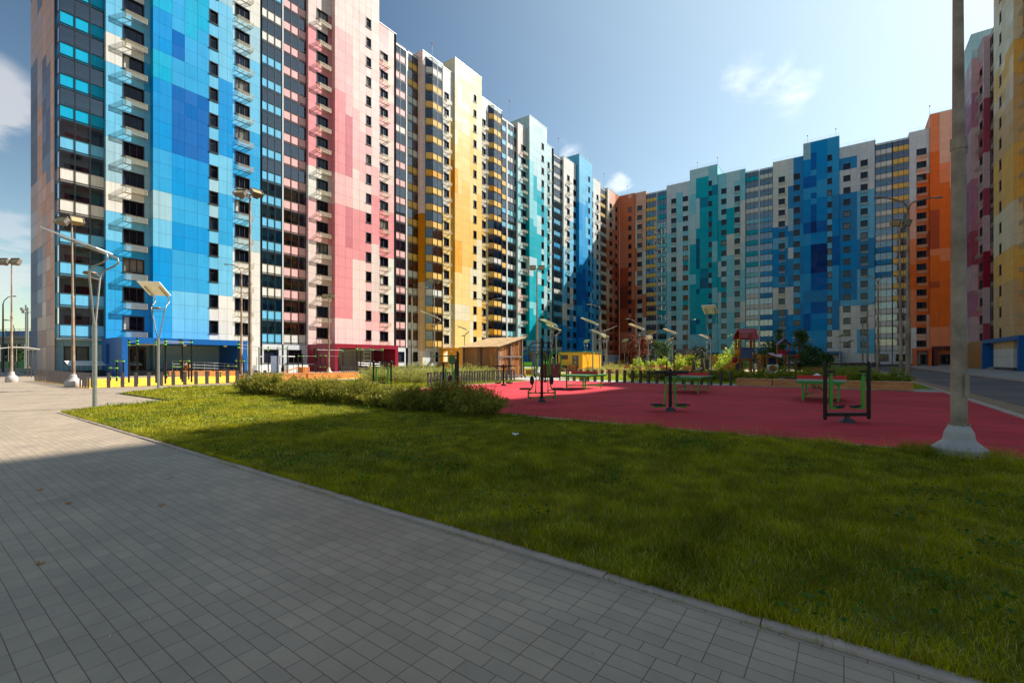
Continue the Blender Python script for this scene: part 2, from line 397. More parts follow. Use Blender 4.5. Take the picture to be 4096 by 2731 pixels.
        s.els.append(dict(x0=x0, x1=x1, d=d, top=top, cl=cl, cr=cl, gd=gd, lg=True))
    def finish(s, rail=False):
        es = s.els
        for i, e in enumerate(es):
            s.rf.face([(e['x0'], e['d'], e['top']-.02), (e['x1'], e['d'], e['top']-.02), (e['x1'], s.D, e['top']-.02), (e['x0'], s.D, e['top']-.02)], 1)
            s.rf.box(e['x0']-.02, e['d']-.06, e['top']-.01, e['x1']+.02, e['d']+.3, e['top']+.07, 0)
            s.mb.face([(e['x0'], s.D, 0), (e['x1'], s.D, 0), (e['x1'], s.D, e['top']), (e['x0'], s.D, e['top'])], 0, PALL['w'])
            if i+1 < len(es):
                n = es[i+1]; x = e['x1']; lo = min(e['top'], n['top'])
                if abs(e['d']-n['d']) > .02:
                    own, oth = (n, e) if n['d'] < e['d'] else (e, n)
                    s.side(x, own['d'], max(oth['d'], oth.get('gd', 0)), 0, lo, own['cl'] if own is n else own['cr'], own is e)
                if abs(e['top']-n['top']) > .05:
                    own = e if e['top'] > n['top'] else n
                    s.side(x, own['d'], s.D, lo, own['top'], own['cr'] if own is e else own['cl'], own is e)
                    s.rf.box(x-.06, own['d']+.3, own['top']-.01, x+.06, s.D, own['top']+.07, 0)
        a, b = es[0], es[-1]
        s.side(a['x0'], a['d'], s.D, 0, a['top'], a['cl']) if not getattr(s, 'noleft', False) else None
        s.side(b['x1'], b['d'], s.D, 0, b['top'], b['cr'], True)
        wall = s.mb.build('wall', [M_clad, M_joint, M_white, M_dark], s.root)
        s.rf.build('roof', [M_trim, M_roof], s.root)
        if rail:
            r = MB()
            for e in es:
                for zz in (.45, .9): r.tube([(e['x0']+.1, e['d']+.5, e['top']+zz), (e['x1']-.1, e['d']+.5, e['top']+zz)], .02, 5)
                n = max(2, round((e['x1']-e['x0'])/2))
                for i in range(n+1):
                    x = e['x0']+.1+(e['x1']-e['x0']-.2)*i/n; r.tube([(x, e['d']+.5, e['top']), (x, e['d']+.5, e['top']+.9)], .02, 5)
            r.build('roof_railing', [M_trim], s.root)
    def rod(s, t, z, h=3.2, d=2.0):
        r = MB(); r.tube([(s.X(t), d, z-.05), (s.X(t), d, z+h)], .035, 6); r.lathe([(.05, h), (.14, h+.12), (.1, h+.35), (.001, h+.4)], 8, 1, (s.X(t), d, z))
        r.build('lightning_rod', [M_trim, mat('rod_tip_red', rgb(150, 40, 36), .5)], s.root)
    def vent(s, t, z, d=3.0):
        r = MB(); x = s.X(t); r.box(x-.9, d, z, x+.9, d+1.6, z+.7); r.box(x-1.1, d-.2, z+.75, x+1.1, d+1.8, z+.9)
        for q in (-.8, .8): r.box(x+q-.05, d+.1, z+.7, x+q+.05, d+1.5, z+.75)
        r.build('roof_vent', [M_roof], s.root)
    def canopy(s, t0, t1, dw, out, colr, h=3.65, door=True, ramp=False, posts=(0, 1), wing=.55):
        """portal shaped entrance canopy standing out from the wall"""
        c = mat('canopy_'+colr, rgb(*PAL_C[colr], k=.9), .35, var=.03, scale=.6)
        x0, x1 = s.X(t0), s.X(t1); y0 = dw-out; m = MB()
        m.box(x0, y0, h-.55, x1, dw-.01, h, 0)
        yb = dw-2.6 if out > 3 else dw-.03; m.box(x0, y0+.003, 0, x0+wing, yb, h-.55, 0)
        (m.box(x0, dw-1.5, 0, x0+.25, dw-.02, h-.55, 0), m.box(x0+.02, dw-2.6, 0, x0+.24, dw-1.5, 1.2, 0)) if out > 3 else None
        m.box(x1-wing, y0+.003, 0, x1, dw-.012, h-.55, 0) if wing < (x1-x0)/2 else None
        cn = m.build('entrance_canopy', [c], s.root)
        l = MB()
        for i in range(3): x = x0+1.6+(x1-x0-3.2)*i/2; l.lathe([(.001, -.16), (.16, -.12), (.18, 0)], 12, 0, (x, y0+1.6, h-.55))
        l.build('ceiling_lamp', [M_white], cn)
        if door:
            q = MB(); xd = x0+1.4
            q.box(xd, dw-.34, .45, xd+2.1, dw-.26, 2.85, 0); q.box(xd+1.02, dw-.38, .45, xd+1.08, dw-.345, 2.85, 1); q.box(xd+.2, dw-.36, .65, xd+.9, dw-.342, 2.6, 2); q.box(xd+1.2, dw-.36, .65, xd+1.9, dw-.342, 2.6, 2)
            do = q.build('door', [M_frame, M_louv, M_pane], s.root)
            hd = MB(); hd.tube([(xd+1.16, dw-.4, 1.3), (xd+1.16, dw-.46, 1.35), (xd+1.16, dw-.46, 1.9), (xd+1.16, dw-.4, 1.95)], .018, 6); hd.build('door_handle', [M_trim], do)
            st = MB()
            for i in range(3): st.box(x0+wing+.01, dw-(2.6 if out > 3 else 1.1)+(.4 if out > 3 else .25)*i, 0, min(x0+5.5, x1-wing-.01), dw-.26, .15*(i+1), 0)
            st.build('step', [M_conc], s.root)
            lv = MB(); xa = x0+4.6; xb = x1-wing-1.2
            if xb > xa+1.5:
                zz = .7
                while zz < h-.7: lv.box(xa, dw-.3, zz, xb, dw-.26, zz+.05); zz += .11
                lv.box(xa, dw-.255, .6, xb, dw-.25, h-.6, 1); lv.build('louvre_grille', [M_louv, M_dark], s.root)
        if ramp:
            r = MB(); xa = x0+4.2; xb = min(x1-1.0, xa+9)
            for yy in (y0+1.0, y0+2.6, y0+2.9):
                for zz in (.55, .85, 1.15): r.tube([(xa, yy, zz+.3), (xb, yy, zz-.05)], .025, 6)
                n = 6
                for i in range(n+1):
                    x = xa+(xb-xa)*i/n; r.tube([(x, yy, 0), (x, yy, 1.45-.35*i/n)], .025, 6)
            r.build('ramp_railing', [M_steel], s.root)
PAL_C = {'blue': (0, 92, 170), 'crimson': (150, 22, 50), 'yellow': (240, 160, 20), 'red': (150, 40, 30), 'orange': (235, 100, 25), 'maroon': (86, 8, 24), 'mustard': (190, 120, 10), 'royal': (0, 92, 150)}
M_steel = mat('brushed_steel', rgb(150, 150, 148), .4, .5, var=.05)
M_conc = mat('concrete', rgb(150, 146, 138), .85, var=.12, scale=5, bump=.15)
TW, WT, LW = 58.4, 55.4, 54.2
g_ap = None
# ---------- LEFT ROW (faces -Y) ----------
L = onL
# block 1 : blue
b1 = Building('tall blue and light blue clad apartment block at the left end of the row', (L(238, 1.3), 59.3, 0), L(238, 1.3), 0, 15.5, True)
b1.noleft = True
D = 1.3
b1.loggia([([(L(238, D), D), (L(418, D), D)], 'L4W2L1C10')], D, WT, 'GL', (70, 92, 100), gback=2.4, ground='G')
b1.wall([L(424, .8)-.02, L(460, .8), L(491, .8), L(577, .8), L(612, 0)], .8, WT, ['M7L2W2G3L5W2L3W2L10', 'M7L2W2G3L5W2L3W2L10', 'M7L2W2G3L5W2L3W2L10', 'M7L2G4L5M2L5M10'], {2: (3, True)}, ground='G')
b1.els[0]['x1'] = b1.els[1]['x0']
b1.wall([L(q) for q in (612, 636, 688, 739, 790, 837, 874, 909)]+[L(931)], 0, TW,
        ['M4D3L2G2M3D5C2D3C11', 'M4D3L2G2M3D5C2D3C11', 'L4M3D2M2D3N5M2N2M12', 'L4M3D2M2D3N5M4C10', 'L4M3D2M2D3N5M5C3L7', 'W4L6G3L24', 'W4L4M4L3D6L6G3W9', 'W4L4M4L3D6L6G3W9'], {5: (1, False, 17)}, ground='G')
b1.wall([L(931), L(939.5, .8), L(1000, .8), L(1041, .8)], .8, WT, ['W8G1L4M5L6G3W8', 'W8G1L4M5L6G3W8', 'W8G1L4M5L6G3W8'], {1: (3, True)})
b1.loggia([([(L(1042, D), D), (L(1128, D), D)], 'L2W2L9W2L2')], D, LW, 'WG', (46, 84, 98))
b1.els[-2]['x1'] = b1.els[-1]['x0']
b1.canopy(12.9, onL(990, -5.8), .8, 6.6, 'blue', ramp=True)
b1.rod(L(700), TW); b1.finish()
# end wall of block 1 : chamfered glazed corner + cladding, facing -X
e = Building('x', (0, 0, 0), 0, 0); bpy.data.objects.remove(e.root)
ew = MB(); xs = L(238, D); yy0 = 59.3+D
class _E: pass
ends = ['f6s4f5s6f4s12', 'z4f8q8z6q10', 'f4z6f3q8f5q12', 'z3q5f10z7q10', 'q8z5q9z5q9']
ycol = [62.7, 64.6, 66.6, 68.6, 71.2, 75.0]
zs = [0.0, 2.9]+[4.6+1.5*i for i in range(33)]+[WT]
for i in range(5):
    r = runs(ends[i])
    for j in range(len(zs)-1):
        c = PALL[r[min(j, len(r)-1)]]; g = .014; k = random.uniform(.97, 1.03)
        ew.face([(xs, ycol[i]+g, zs[j]+g), (xs, ycol[i+1]-g, zs[j]+g), (xs, ycol[i+1]-g, zs[j+1]-g), (xs, ycol[i]+g, zs[j+1]-g)], 0, tuple(v*k for v in c))
ew.face([(xs+.02, 62.7, 0), (xs+.02, 75, 0), (xs+.02, 75, WT), (xs+.02, 62.7, WT)], 1)
ew.face([(xs+.01, yy0, 3.62+51), (xs+.01, 62.7, 3.62+51), (xs+.01, 62.7, WT), (xs+.01, yy0, WT)], 0, PALL['n'])
o = ew.build('end_wall', [M_clad, M_joint], b1.root); o.matrix_parent_inverse = Matrix.Translation(-b1.root.location)
for k in range(17):
    fr = MB(); sp = MB(); gl = MB(); z = 3.62+3*k; c = PALL['L' if k < 4 else ('n' if k < 6 else 'b')]
    sp.face([(xs, yy0, z+.04), (xs, 62.3, z+.04), (xs, 62.3, z+1.36), (xs, yy0, z+1.36)], 0, c)
    gl.face([(xs, yy0, z+1.4), (xs, 62.3, z+1.4), (xs, 62.3, z+3), (xs, yy0, z+3)])
    for zz in (0, .2, 1.34, 2.96): fr.box(xs-.03, yy0, z+zz, xs+.03, 62.7, z+zz+.05)
    for y in (yy0, yy0+1.1): fr.box(xs-.04, y-.04, z, xs+.04, y+.04, z+3)
    fr.box(xs-.05, 62.25, z, xs+.05, 62.72, z+3)
    inv = Matrix.Translation(-b1.root.location)
    o = fr.build('glazed_balcony', [M_lframe], b1.root); o.matrix_parent_inverse = inv
    q = sp.build('spandrel_panel', [M_clad], o); q = gl.build('pane', [M_glass], o)
# block 2 : pink
x0 = L(1128, D)
b2 = Building('pink and rose clad apartment block right of the blue end block', (x0, 59.3, 0), x0, 0, 14, True); b2.noleft = True
b2.loggia([([(L(1134, D), D), (L(1224, D), D)], 'W1P17')], D, LW, 'WK', (92, 44, 48))
b2.els[0]['x0'] = 0; b2.mb.box(.02, D-.06, 3.62, b2.X(L(1134, D))-.03, D+.3, LW, 0, rgb(228, 226, 224, .86))
b2.wall([L(1233, .8), L(1266, .8), L(1312, .8), L(1340, 0)], .8, WT, ['K10P4W3R13K6', 'K10P4W3R13K6', 'K10R4K3R13Z2K4'], {1: (3, True)})
b2.els[0]['x1'] = b2.els[1]['x0']
b2.wall([L(q) for q in (1340, 1352, 1382, 1410, 1438, 1464, 1485.6)]+[L(1517)], 0, TW,
        ['Q3R11P3R8P6Q9', 'Q3R11P3R8P6Q9', 'Q3R7Z4P3Z6P8Q9', 'Q9R5Q4P6Q9K3', 'Q9R5Q3P5Q11K3', 'P9R5Q4P5Q9K9', 'K2P2K7R5P3Q9K9'], {5: (1, False, 17)})
b2.wall([L(1517), L(1520, .8), L(1553, .8), L(1576, .8)], .8, WT, ['P4K6R5P3K6P14', 'P4K6R5P3K6P14', 'Q4W6R5P3K5P4K9'], {1: (2, True)})
b2.loggia([([(L(1577, D), D), (L(1623, D), D)], 'P12W1P6')], D, LW, 'KW', (96, 42, 52))
b2.els[-2]['x1'] = b2.els[-1]['x0']
tca = L(1229, .8)
b2.canopy(tca, onL(1593, -5.8), .8, 6.6, 'crimson', ramp=True)
b2.finish()
# block 3 : yellow
x0 = L(1623, D)
b3 = Building('yellow and cream clad apartment block in the middle of the left row', (x0, 59.3, 0), x0, 0, 14, True); b3.noleft = True
b3.loggia([([(L(1632, D), D), (L(1686, D), D)], 'W5Y6W4Y3')], D, LW, 'W', (100, 70, 34))
b3.els[0]['x0'] = 0; b3.mb.box(.02, D-.06, 3.62, b3.X(L(1632, D))-.03, D+.3, LW, 0, rgb(228, 226, 224, .86))
s0 = L(1698, .1)
b3.wall([L(1687, .1)+.2, L(1701, .1)+.05], .1, WT, ['a8U8K25'], {}, ground='c'); b3.els[0]['x1'] = b3.els[1]['x0']
y = b3.els[-1]['x1']+x0
b3.loggia([([(y, .1), (y+.95, -.75), (L(1769, -.75), -.75), (L(1771, .1), .1)], 'Y3W1Y6O1Y5W1Y4W2')], .1, WT, 'W', (96, 84, 50), floors=17)
b3.wall([L(1771, .1), L(1776, .4), L(1797, .4), L(1820, 0)], .4, WT, ['c9y8W30', 'c9y8W30', 'c6Y12O6y5W9'], {1: (2, True)}, ground='c')
b3.wall([L(q) for q in (1820, 1832, 1848, 1880, 1893.5, 1906.5, 1927)], 0, TW, ['y4c2y4O4Y6O3y3c14', 'y4c2y4O4Y6y5y3c12', 'y4c2y5Y5Y6y6c10', 'c4y3c4Y6y6Y4y4c8', 'Y3c3y4c2Y5y6Y3y9', 'y2Y4c4c5Y6y6c10'], {4: (1, False, 17)}, ground='y')
b3.wall([L(1927), L(1928, .8), L(1943.5, .8), L(1953, .8)], .8, WT, ['c4Y3c6y6W18', 'c4Y3c6y6W18', 'c6y9c5W18'], {1: (2, True)}, ground='c')
y = L(1953, .8)
b3.loggia([([(y, .8), (y+.9, .0), (L(2006, 0), 0), (L(2008, .8), .8)], 'O2Y4W1Y4O1Y6')], .8, WT, 'W', (84, 62, 36))
b3.els[-2]['x1'] = b3.els[-1]['x0']
b3.canopy(L(1755, .4), onL(1860, -5.6), .8, 6.2, 'yellow', door=False)
b3.finish(); b3.rod(L(1760), WT, 4)
# block 4 : turquoise
x0 = L(2008, D)
b4 = Building('turquoise and pale green clad apartment block right of the yellow block', (x0, 59.3, 0), x0, 0, 14, True); b4.noleft = True
b4.loggia([([(L(2008, D), D), (L(2025, D), D)], 'W6Y3L2Y3L4'), ([(L(2030, D), D), (L(2063, D), D)], 't2W1t3W2t3W2t1W2t2')], D, LW, 'W', (38, 74, 84))
b4.wall([L(2071, .8), L(2084, .8), L(2103, .8), L(2118, 0)], .8, WT, ['g6K4g10t6g4K4', 'g6K4g10t6g4K4', 'T12t3T9g12'], {1: (2, True)})
b4.els[0]['x1'] = b4.els[1]['x0']
b4.wall([L(q) for q in (2118, 2134, 2148, 2166, 2176, 2188)], 0, TW, ['t2T5t1T4g3T6t9g9', 't2T4t2T5g2T5t4T4g9', 't5T6g2T6g3T4g12', 't2T3t4T5g3T4e2T4g9', 't4T3g4T3t5T5g12'], {3: (1, False, 17)}, ground='g')
b4.wall([L(2188), L(2190, .8), L(2199, .8), L(2207, .8)], .8, WT, ['T2t6g6T6g18', 'T2t6g6T6g18', 'g6t6g20'], {1: (2, True)})
b4.loggia([([(L(2208, D), D), (L(2248, D), D)], 'W1b2L2W2M3L3W4L2')], D, LW, 'W', (30, 62, 84))
b4.els[-2]['x1'] = b4.els[-1]['x0']
b4.canopy(L(2092, .8), onL(2300, -4), .8, 5, 'blue', door=True)
b4.finish(); b4.rod(L(2068), WT, 4.5)
# block 5 : deep blue
x0 = L(2248, D)
b5 = Building('deep blue and white clad apartment block at the far end of the left row', (x0, 59.3, 0), x0, 0, 14, False)
b5.noleft = True
b5.wall([x0, L(2268, .8), L(2279, .8), L(2293, .8), L(2304, .8), L(2317, 0)], .8, WT, ['M5G1W3L6G4W12', 'D5W4L8G3W16', 'D6M2W4L12W13', 'D5W2M6L14W9', 'N3M6D6L6M9D6'], {1: (2, True), 3: (2, False)})
b5.wall([L(q) for q in (2317, 2330, 2342, 2353, 2360, 2368)], 0, TW, ['D3N4M2N6D4M4D5L9', 'D3N4D3N6D2M6M4L9', 'D5M3N4D4M6L4M3L8', 'M6D4M4D3M3L6M2L9', 'M8L4D4L5M4L12'], {3: (1, False, 17)})
b5.wall([L(2368), L(2369.5, .8), L(2373, .8), L(2386, .8), L(2394, .8), L(2402, .8)], .8, WT, ['G4M4L6M6L16', 'G4M4L6M6L16', 'W5M6L8W17', 'W7M3L6W20', 'W8L8W20'], {1: (1, False), 3: (2, True)})
b5.loggia([([(L(2403, D), D), (L(2431, D), D)], 'W2c4W1c5W2Y4')], D, LW, 'W', (70, 30, 26))
b5.wall([L(2431, .8), L(2438, .8), L(2448, .8), L(2461, .8), L(2468, .8), 143.0], .8, WT, ['i10s8i6s4W8', 'i4d8s8i6s10', 'd8i8d5i6s9', 'd9i6d5i16', 'd6k6d8i16'], {1: (2, True), 3: (1, False)})
b5.els[-2]['x1'] = b5.els[-1]['x0']
b5.side(.002, .8, 1.34, 0, LW, b5.els[0]['cl']); b5.side(.002, .8, 13.9, LW, WT, b5.els[0]['cl']); b5.finish(); b5.rod(L(2260), WT, 4.5); b5.rod(L(2440), WT, 4.5); b5.vent(L(2340), TW)
# ---------- BACK ROW (faces -X) ----------
R90 = -math.pi/2
def back(label, t0, **k): return Building(label, (143.0, -t0, 0), t0, R90, 14, False, **k)
Bk = onB
t0 = -(59.3+.8)
c1 = back('burnt orange clad corner block where the two rows meet', t0); c1.noleft = True
c1.wall([t0, Bk(2509), Bk(2513), Bk(2526), Bk(2539)], 0, WT, ['i5d5k5d4i8v5i6', 'i5d5k5d4i8v5i6', 's4i6d6i4v6i8s2', 'i7d5i8v8i8'], {2: (2, False)}, ground='s')
c1.wall([Bk(2539), Bk(2549, .5), Bk(2569, .5), Bk(2584, .5)], .5, WT, ['s4W3s2i6W3i5W6s9', 'W3s4W4i4W2s3W4s3', 'i4W4i5W9s12'], {1: (2, True)})
c1.loggia([([(Bk(2585, .9), .9), (Bk(2626, .9), .9)], 'W1Y2W1Y14')], .9, LW, 'w', (84, 30, 30))
c1.els[-2]['x1'] = c1.els[-1]['x0']
c1.canopy(Bk(2500), Bk(2545), 0, 4, 'red', door=True); c1.finish(True); c1.vent(Bk(2470), WT, 4); c1.rod(Bk(2500), WT)
t0 = Bk(2626, .9)
c2 = back('turquoise clad apartment block with a raised tower in the back row', t0); c2.noleft = True
c2.mb.box(.02, .84, 3.62, Bk(2630, .9)-t0-.03, 1.2, LW, 0, rgb(215, 215, 215, .86))
c2.loggia([([(Bk(2630, .9), .9), (Bk(2665, .9), .9)], 'W1t3T1t2W1t6T3W2')], .9, LW, 'wg', (30, 70, 78)); c2.els[0]['x0'] = 0
c2.wall([Bk(2666, .3), Bk(2685, .3), Bk(2705, .3), Bk(2731, .3), Bk(2752, .3), Bk(2759)], .3, WT, ['t6g3t8g4t4w10', 'g8t9g6t4w12', 'g7t8w4g8t6w9', 't3g6T2t6T3t5g4w9', 'g9t10g16'], {1: (2, True), 3: (2, False)})
c2.els[0]['x1'] = c2.els[1]['x0']
c2.wall([Bk(q) for q in (2759, 2784, 2799, 2834, 2848, 2870)], 0, TW, ['t4e3T7t2T6g6t4g5', 't4T2E1T5E1T3T1E6T2g6T4g4', 't4T9E2e2T12e2T4g3', 't3T2t2T6t3T8e3T6t5', 't6T4t3T5t4T9e2t5'], {3: (1, False, 17)}, ground='t')
c2.wall([Bk(2870), Bk(2885, .3), Bk(2906, .3), Bk(2938, .3), Bk(2960, .3), Bk(2981, .3)], .3, WT, ['t8g4T3g3T8t12', 't4g4t2T3g4t2T6t12', 't8g3t8W4T5g8', 't5W3t6g4W3t12g4', 't6W4t6g5W8t8'], {1: (2, False), 3: (2, True)}, ground='t')
c2.loggia([([(Bk(2983, .9), .9), (Bk(3034, .9), .9)], 't3W3t2T4t1W3T1W1')], .9, LW, 'w', (44, 70, 76)); c2.els[-2]['x1'] = c2.els[-1]['x0']
c2.canopy(Bk(2720, .3), Bk(2876, .3), .3, 4, 'royal', door=True); c2.finish(True); c2.rod(Bk(2783), TW, 2.6); c2.rod(Bk(2871)-.5, TW, 2.6); c2.vent(Bk(2826), TW)
t0 = Bk(3034, .9)
c3 = back('bright blue clad apartment block with a raised tower in the back row', t0); c3.noleft = True
c3.mb.box(.02, .84, 3.62, Bk(3040, .9)-t0-.03, 1.2, LW, 0, rgb(215, 215, 215, .86))
c3.loggia([([(Bk(3040, .9), .9), (Bk(3090, .9), .9)], 'b4W1b1M6L1W4')], .9, LW, 'w', (40, 66, 78)); c3.els[0]['x0'] = 0
c3.wall([Bk(3091, .3), Bk(3114, .3), Bk(3140, .3), Bk(3152, .3), Bk(3174, .3), Bk(3200, .3), Bk(3213)], .3, WT, ['b8W4M2D5L2D2W12', 'b8W4M2D5L2D2W12', 'b8W4M2D5L2D2W12', 'D7W2w3b5w2b3G4b4w6', 'D6M4L3M5M4b12', 'D7b2M5b5M4b13'], {1: (2, True), 4: (2, False)})
c3.els[0]['x1'] = c3.els[1]['x0']
c3.wall([Bk(q) for q in (3213, 3243, 3266, 3309, 3328, 3357)], 0, TW, ['M4N3D2b2M3D5M2N2D4M2N2D3G3', 'M4D3N2b2N3B5D2B2N3M1N1M1N2M1N3D3', 'M4D3N2b2N3B5D2N2D4M3D6', 'W4L6M4L10M12', 'W4b5M6N5D3b4M12'], {3: (1, False, 17)})
c3.wall([Bk(3357), Bk(3373, .3), Bk(3402, .3), Bk(3428, .3), Bk(3442, .3), Bk(3471, .3), Bk(3499, .3)], .3, WT, ['W8L1b5D5b8w4b2w6', 'W8L1b5D5b8w4b2w6', 'W8L1b5D5b8w4b2w6', 'L4W4L6b5L8w10', 'L4W4L6b5L8w10', 'L4W4L6b5L8w10'], {1: (2, False), 4: (2, True)})
c3.loggia([([(Bk(3501, .9), .9), (Bk(3568, .9), .9)], 'W6b3W8')], .9, LW, 'w', (36, 66, 84)); c3.els[-2]['x1'] = c3.els[-1]['x0']
c3.canopy(Bk(3262), Bk(3368), .3, 4, 'royal', door=True); c3.finish(True); c3.rod(Bk(3228), TW, 2.6); c3.rod(Bk(3343), TW, 2.6); c3.vent(Bk(3288), TW)
t0 = Bk(3568, .9)
c4 = back('vivid orange clad apartment block at the right end of the back row', t0); c4.noleft = True
c4.loggia([([(Bk(3571, .9), .9), (Bk(3637, .9), .9)], 'W4Y13')], .9, LW, 'wws', (96, 34, 30)); c4.els[0]['x0'] = 0
c4.wall([Bk(3637, .5), Bk(3666, .5), Bk(3706, .5), Bk(3720)], .5, WT, ['W4h3h3o4h4s6w9', 's4o8o6i4o6s3w6', 's6o9d4o9w9'], {1: (3, True)}); c4.els[0]['x1'] = c4.els[1]['x0']
c4.wall([Bk(3720), Bk(3758), Bk(3800), Bk(3870), 34.0, 48.0], 0, TW, ['h4o3o3d1o4h1d6o9h9', 'h4o7o3h2o6o4h3s9', 'h4o9h3o9s12', 'h4o9s6o9h9', 's4h9o9h6s9'], {}, ground='h')  # last two columns added out of view, to keep sun off the ground in front
c4.canopy(Bk(3650), Bk(3722), .5, 2.5, 'orange', 4.2, True); c4.canopy(Bk(3728), Bk(3900), 0, 3.5, 'maroon', 4.6, True); c4.finish(True); c4.rod(Bk(3724), TW, 2.6)
# ---------- RIGHT ROW (faces +Y) ----------
def right(label, t0, **k): return Building(label, (-t0, -18.0, 0), t0, math.pi, 14, False, **k)
def rsection(label, a1, cols, can, nwin=True):
    """section from x = a1 (far) towards the camera, 24.6 m long; t = -x"""
    t0 = -a1; r = right(label, t0)
    t = t0
    if cols['far']:
        r.wall([t, t+3.2, t+4.2, t+9.9], 0, cols.get('top', TW), [cols['a'], cols['a2'], cols['a']], {1: (1, False, 17)}); t += 9.9
    r.wall([t, t+1.1, t+3.0, t+4.0], .85, WT, [cols['b'], cols['b'], cols['b2']], {1: (2, True)}); t += 4.0
    r.loggia([([(t, 1.6), (t+6.6, 1.6)], cols['lg'])], 1.6, WT, 'z', cols['in']); t += 6.6
    r.wall([t, t+1.1, t+3.0, t+4.1], .85, WT, [cols['b2'], cols['b'], cols['b']], {1: (2, True)})
    for c_ in (can or []): r.canopy(*c_)
    r.finish(); return r
PK = dict(far=True, a='n4m3n3r4m6n6m4n4g6', a2='n6m3r6n4m5n12', b='n3R2n2r4n3R2n6r3n5R3n5', b2='r3n4X4n4r3n4r6n9', lg='x4R2x9', **{'in': (60, 26, 34)})
YL = dict(far=True, a='a6Y3c4Y5a6Y3c5a3g6', a2='a3Y6c4a8Y5c12', b='a4O4a4O5Y4O6U5a5', b2='c4Y6a6O6U6a9', lg='x6Y3x9', **{'in': (70, 50, 26)})
BL = dict(far=True, a='M4L3D6L8M6G9', a2='L6D4L20', b='M4W4L6D6W15', b2='L6M9W20', lg='L6W4L7', top=WT, **{'in': (30, 60, 84)})
rsection('mauve and rose clad apartment block, farthest one of the right row', 122.0, PK, [(-114.5, -102.2, .85, 1.25, 'mustard', 4.6, False, False, (0, 1), 12.2)])
rsection('mustard and sand clad apartment block at the right edge of the photo', 97.4, YL, [(-101.9, -83, .85, 1.35, 'blue', 4.6)])
rsection('blue clad apartment block of the right row, mostly out of the frame', 72.8, BL, None)
rsection('second mauve clad apartment block of the right row beside the camera, out of the frame', 48.2, dict(PK, top=WT), None)
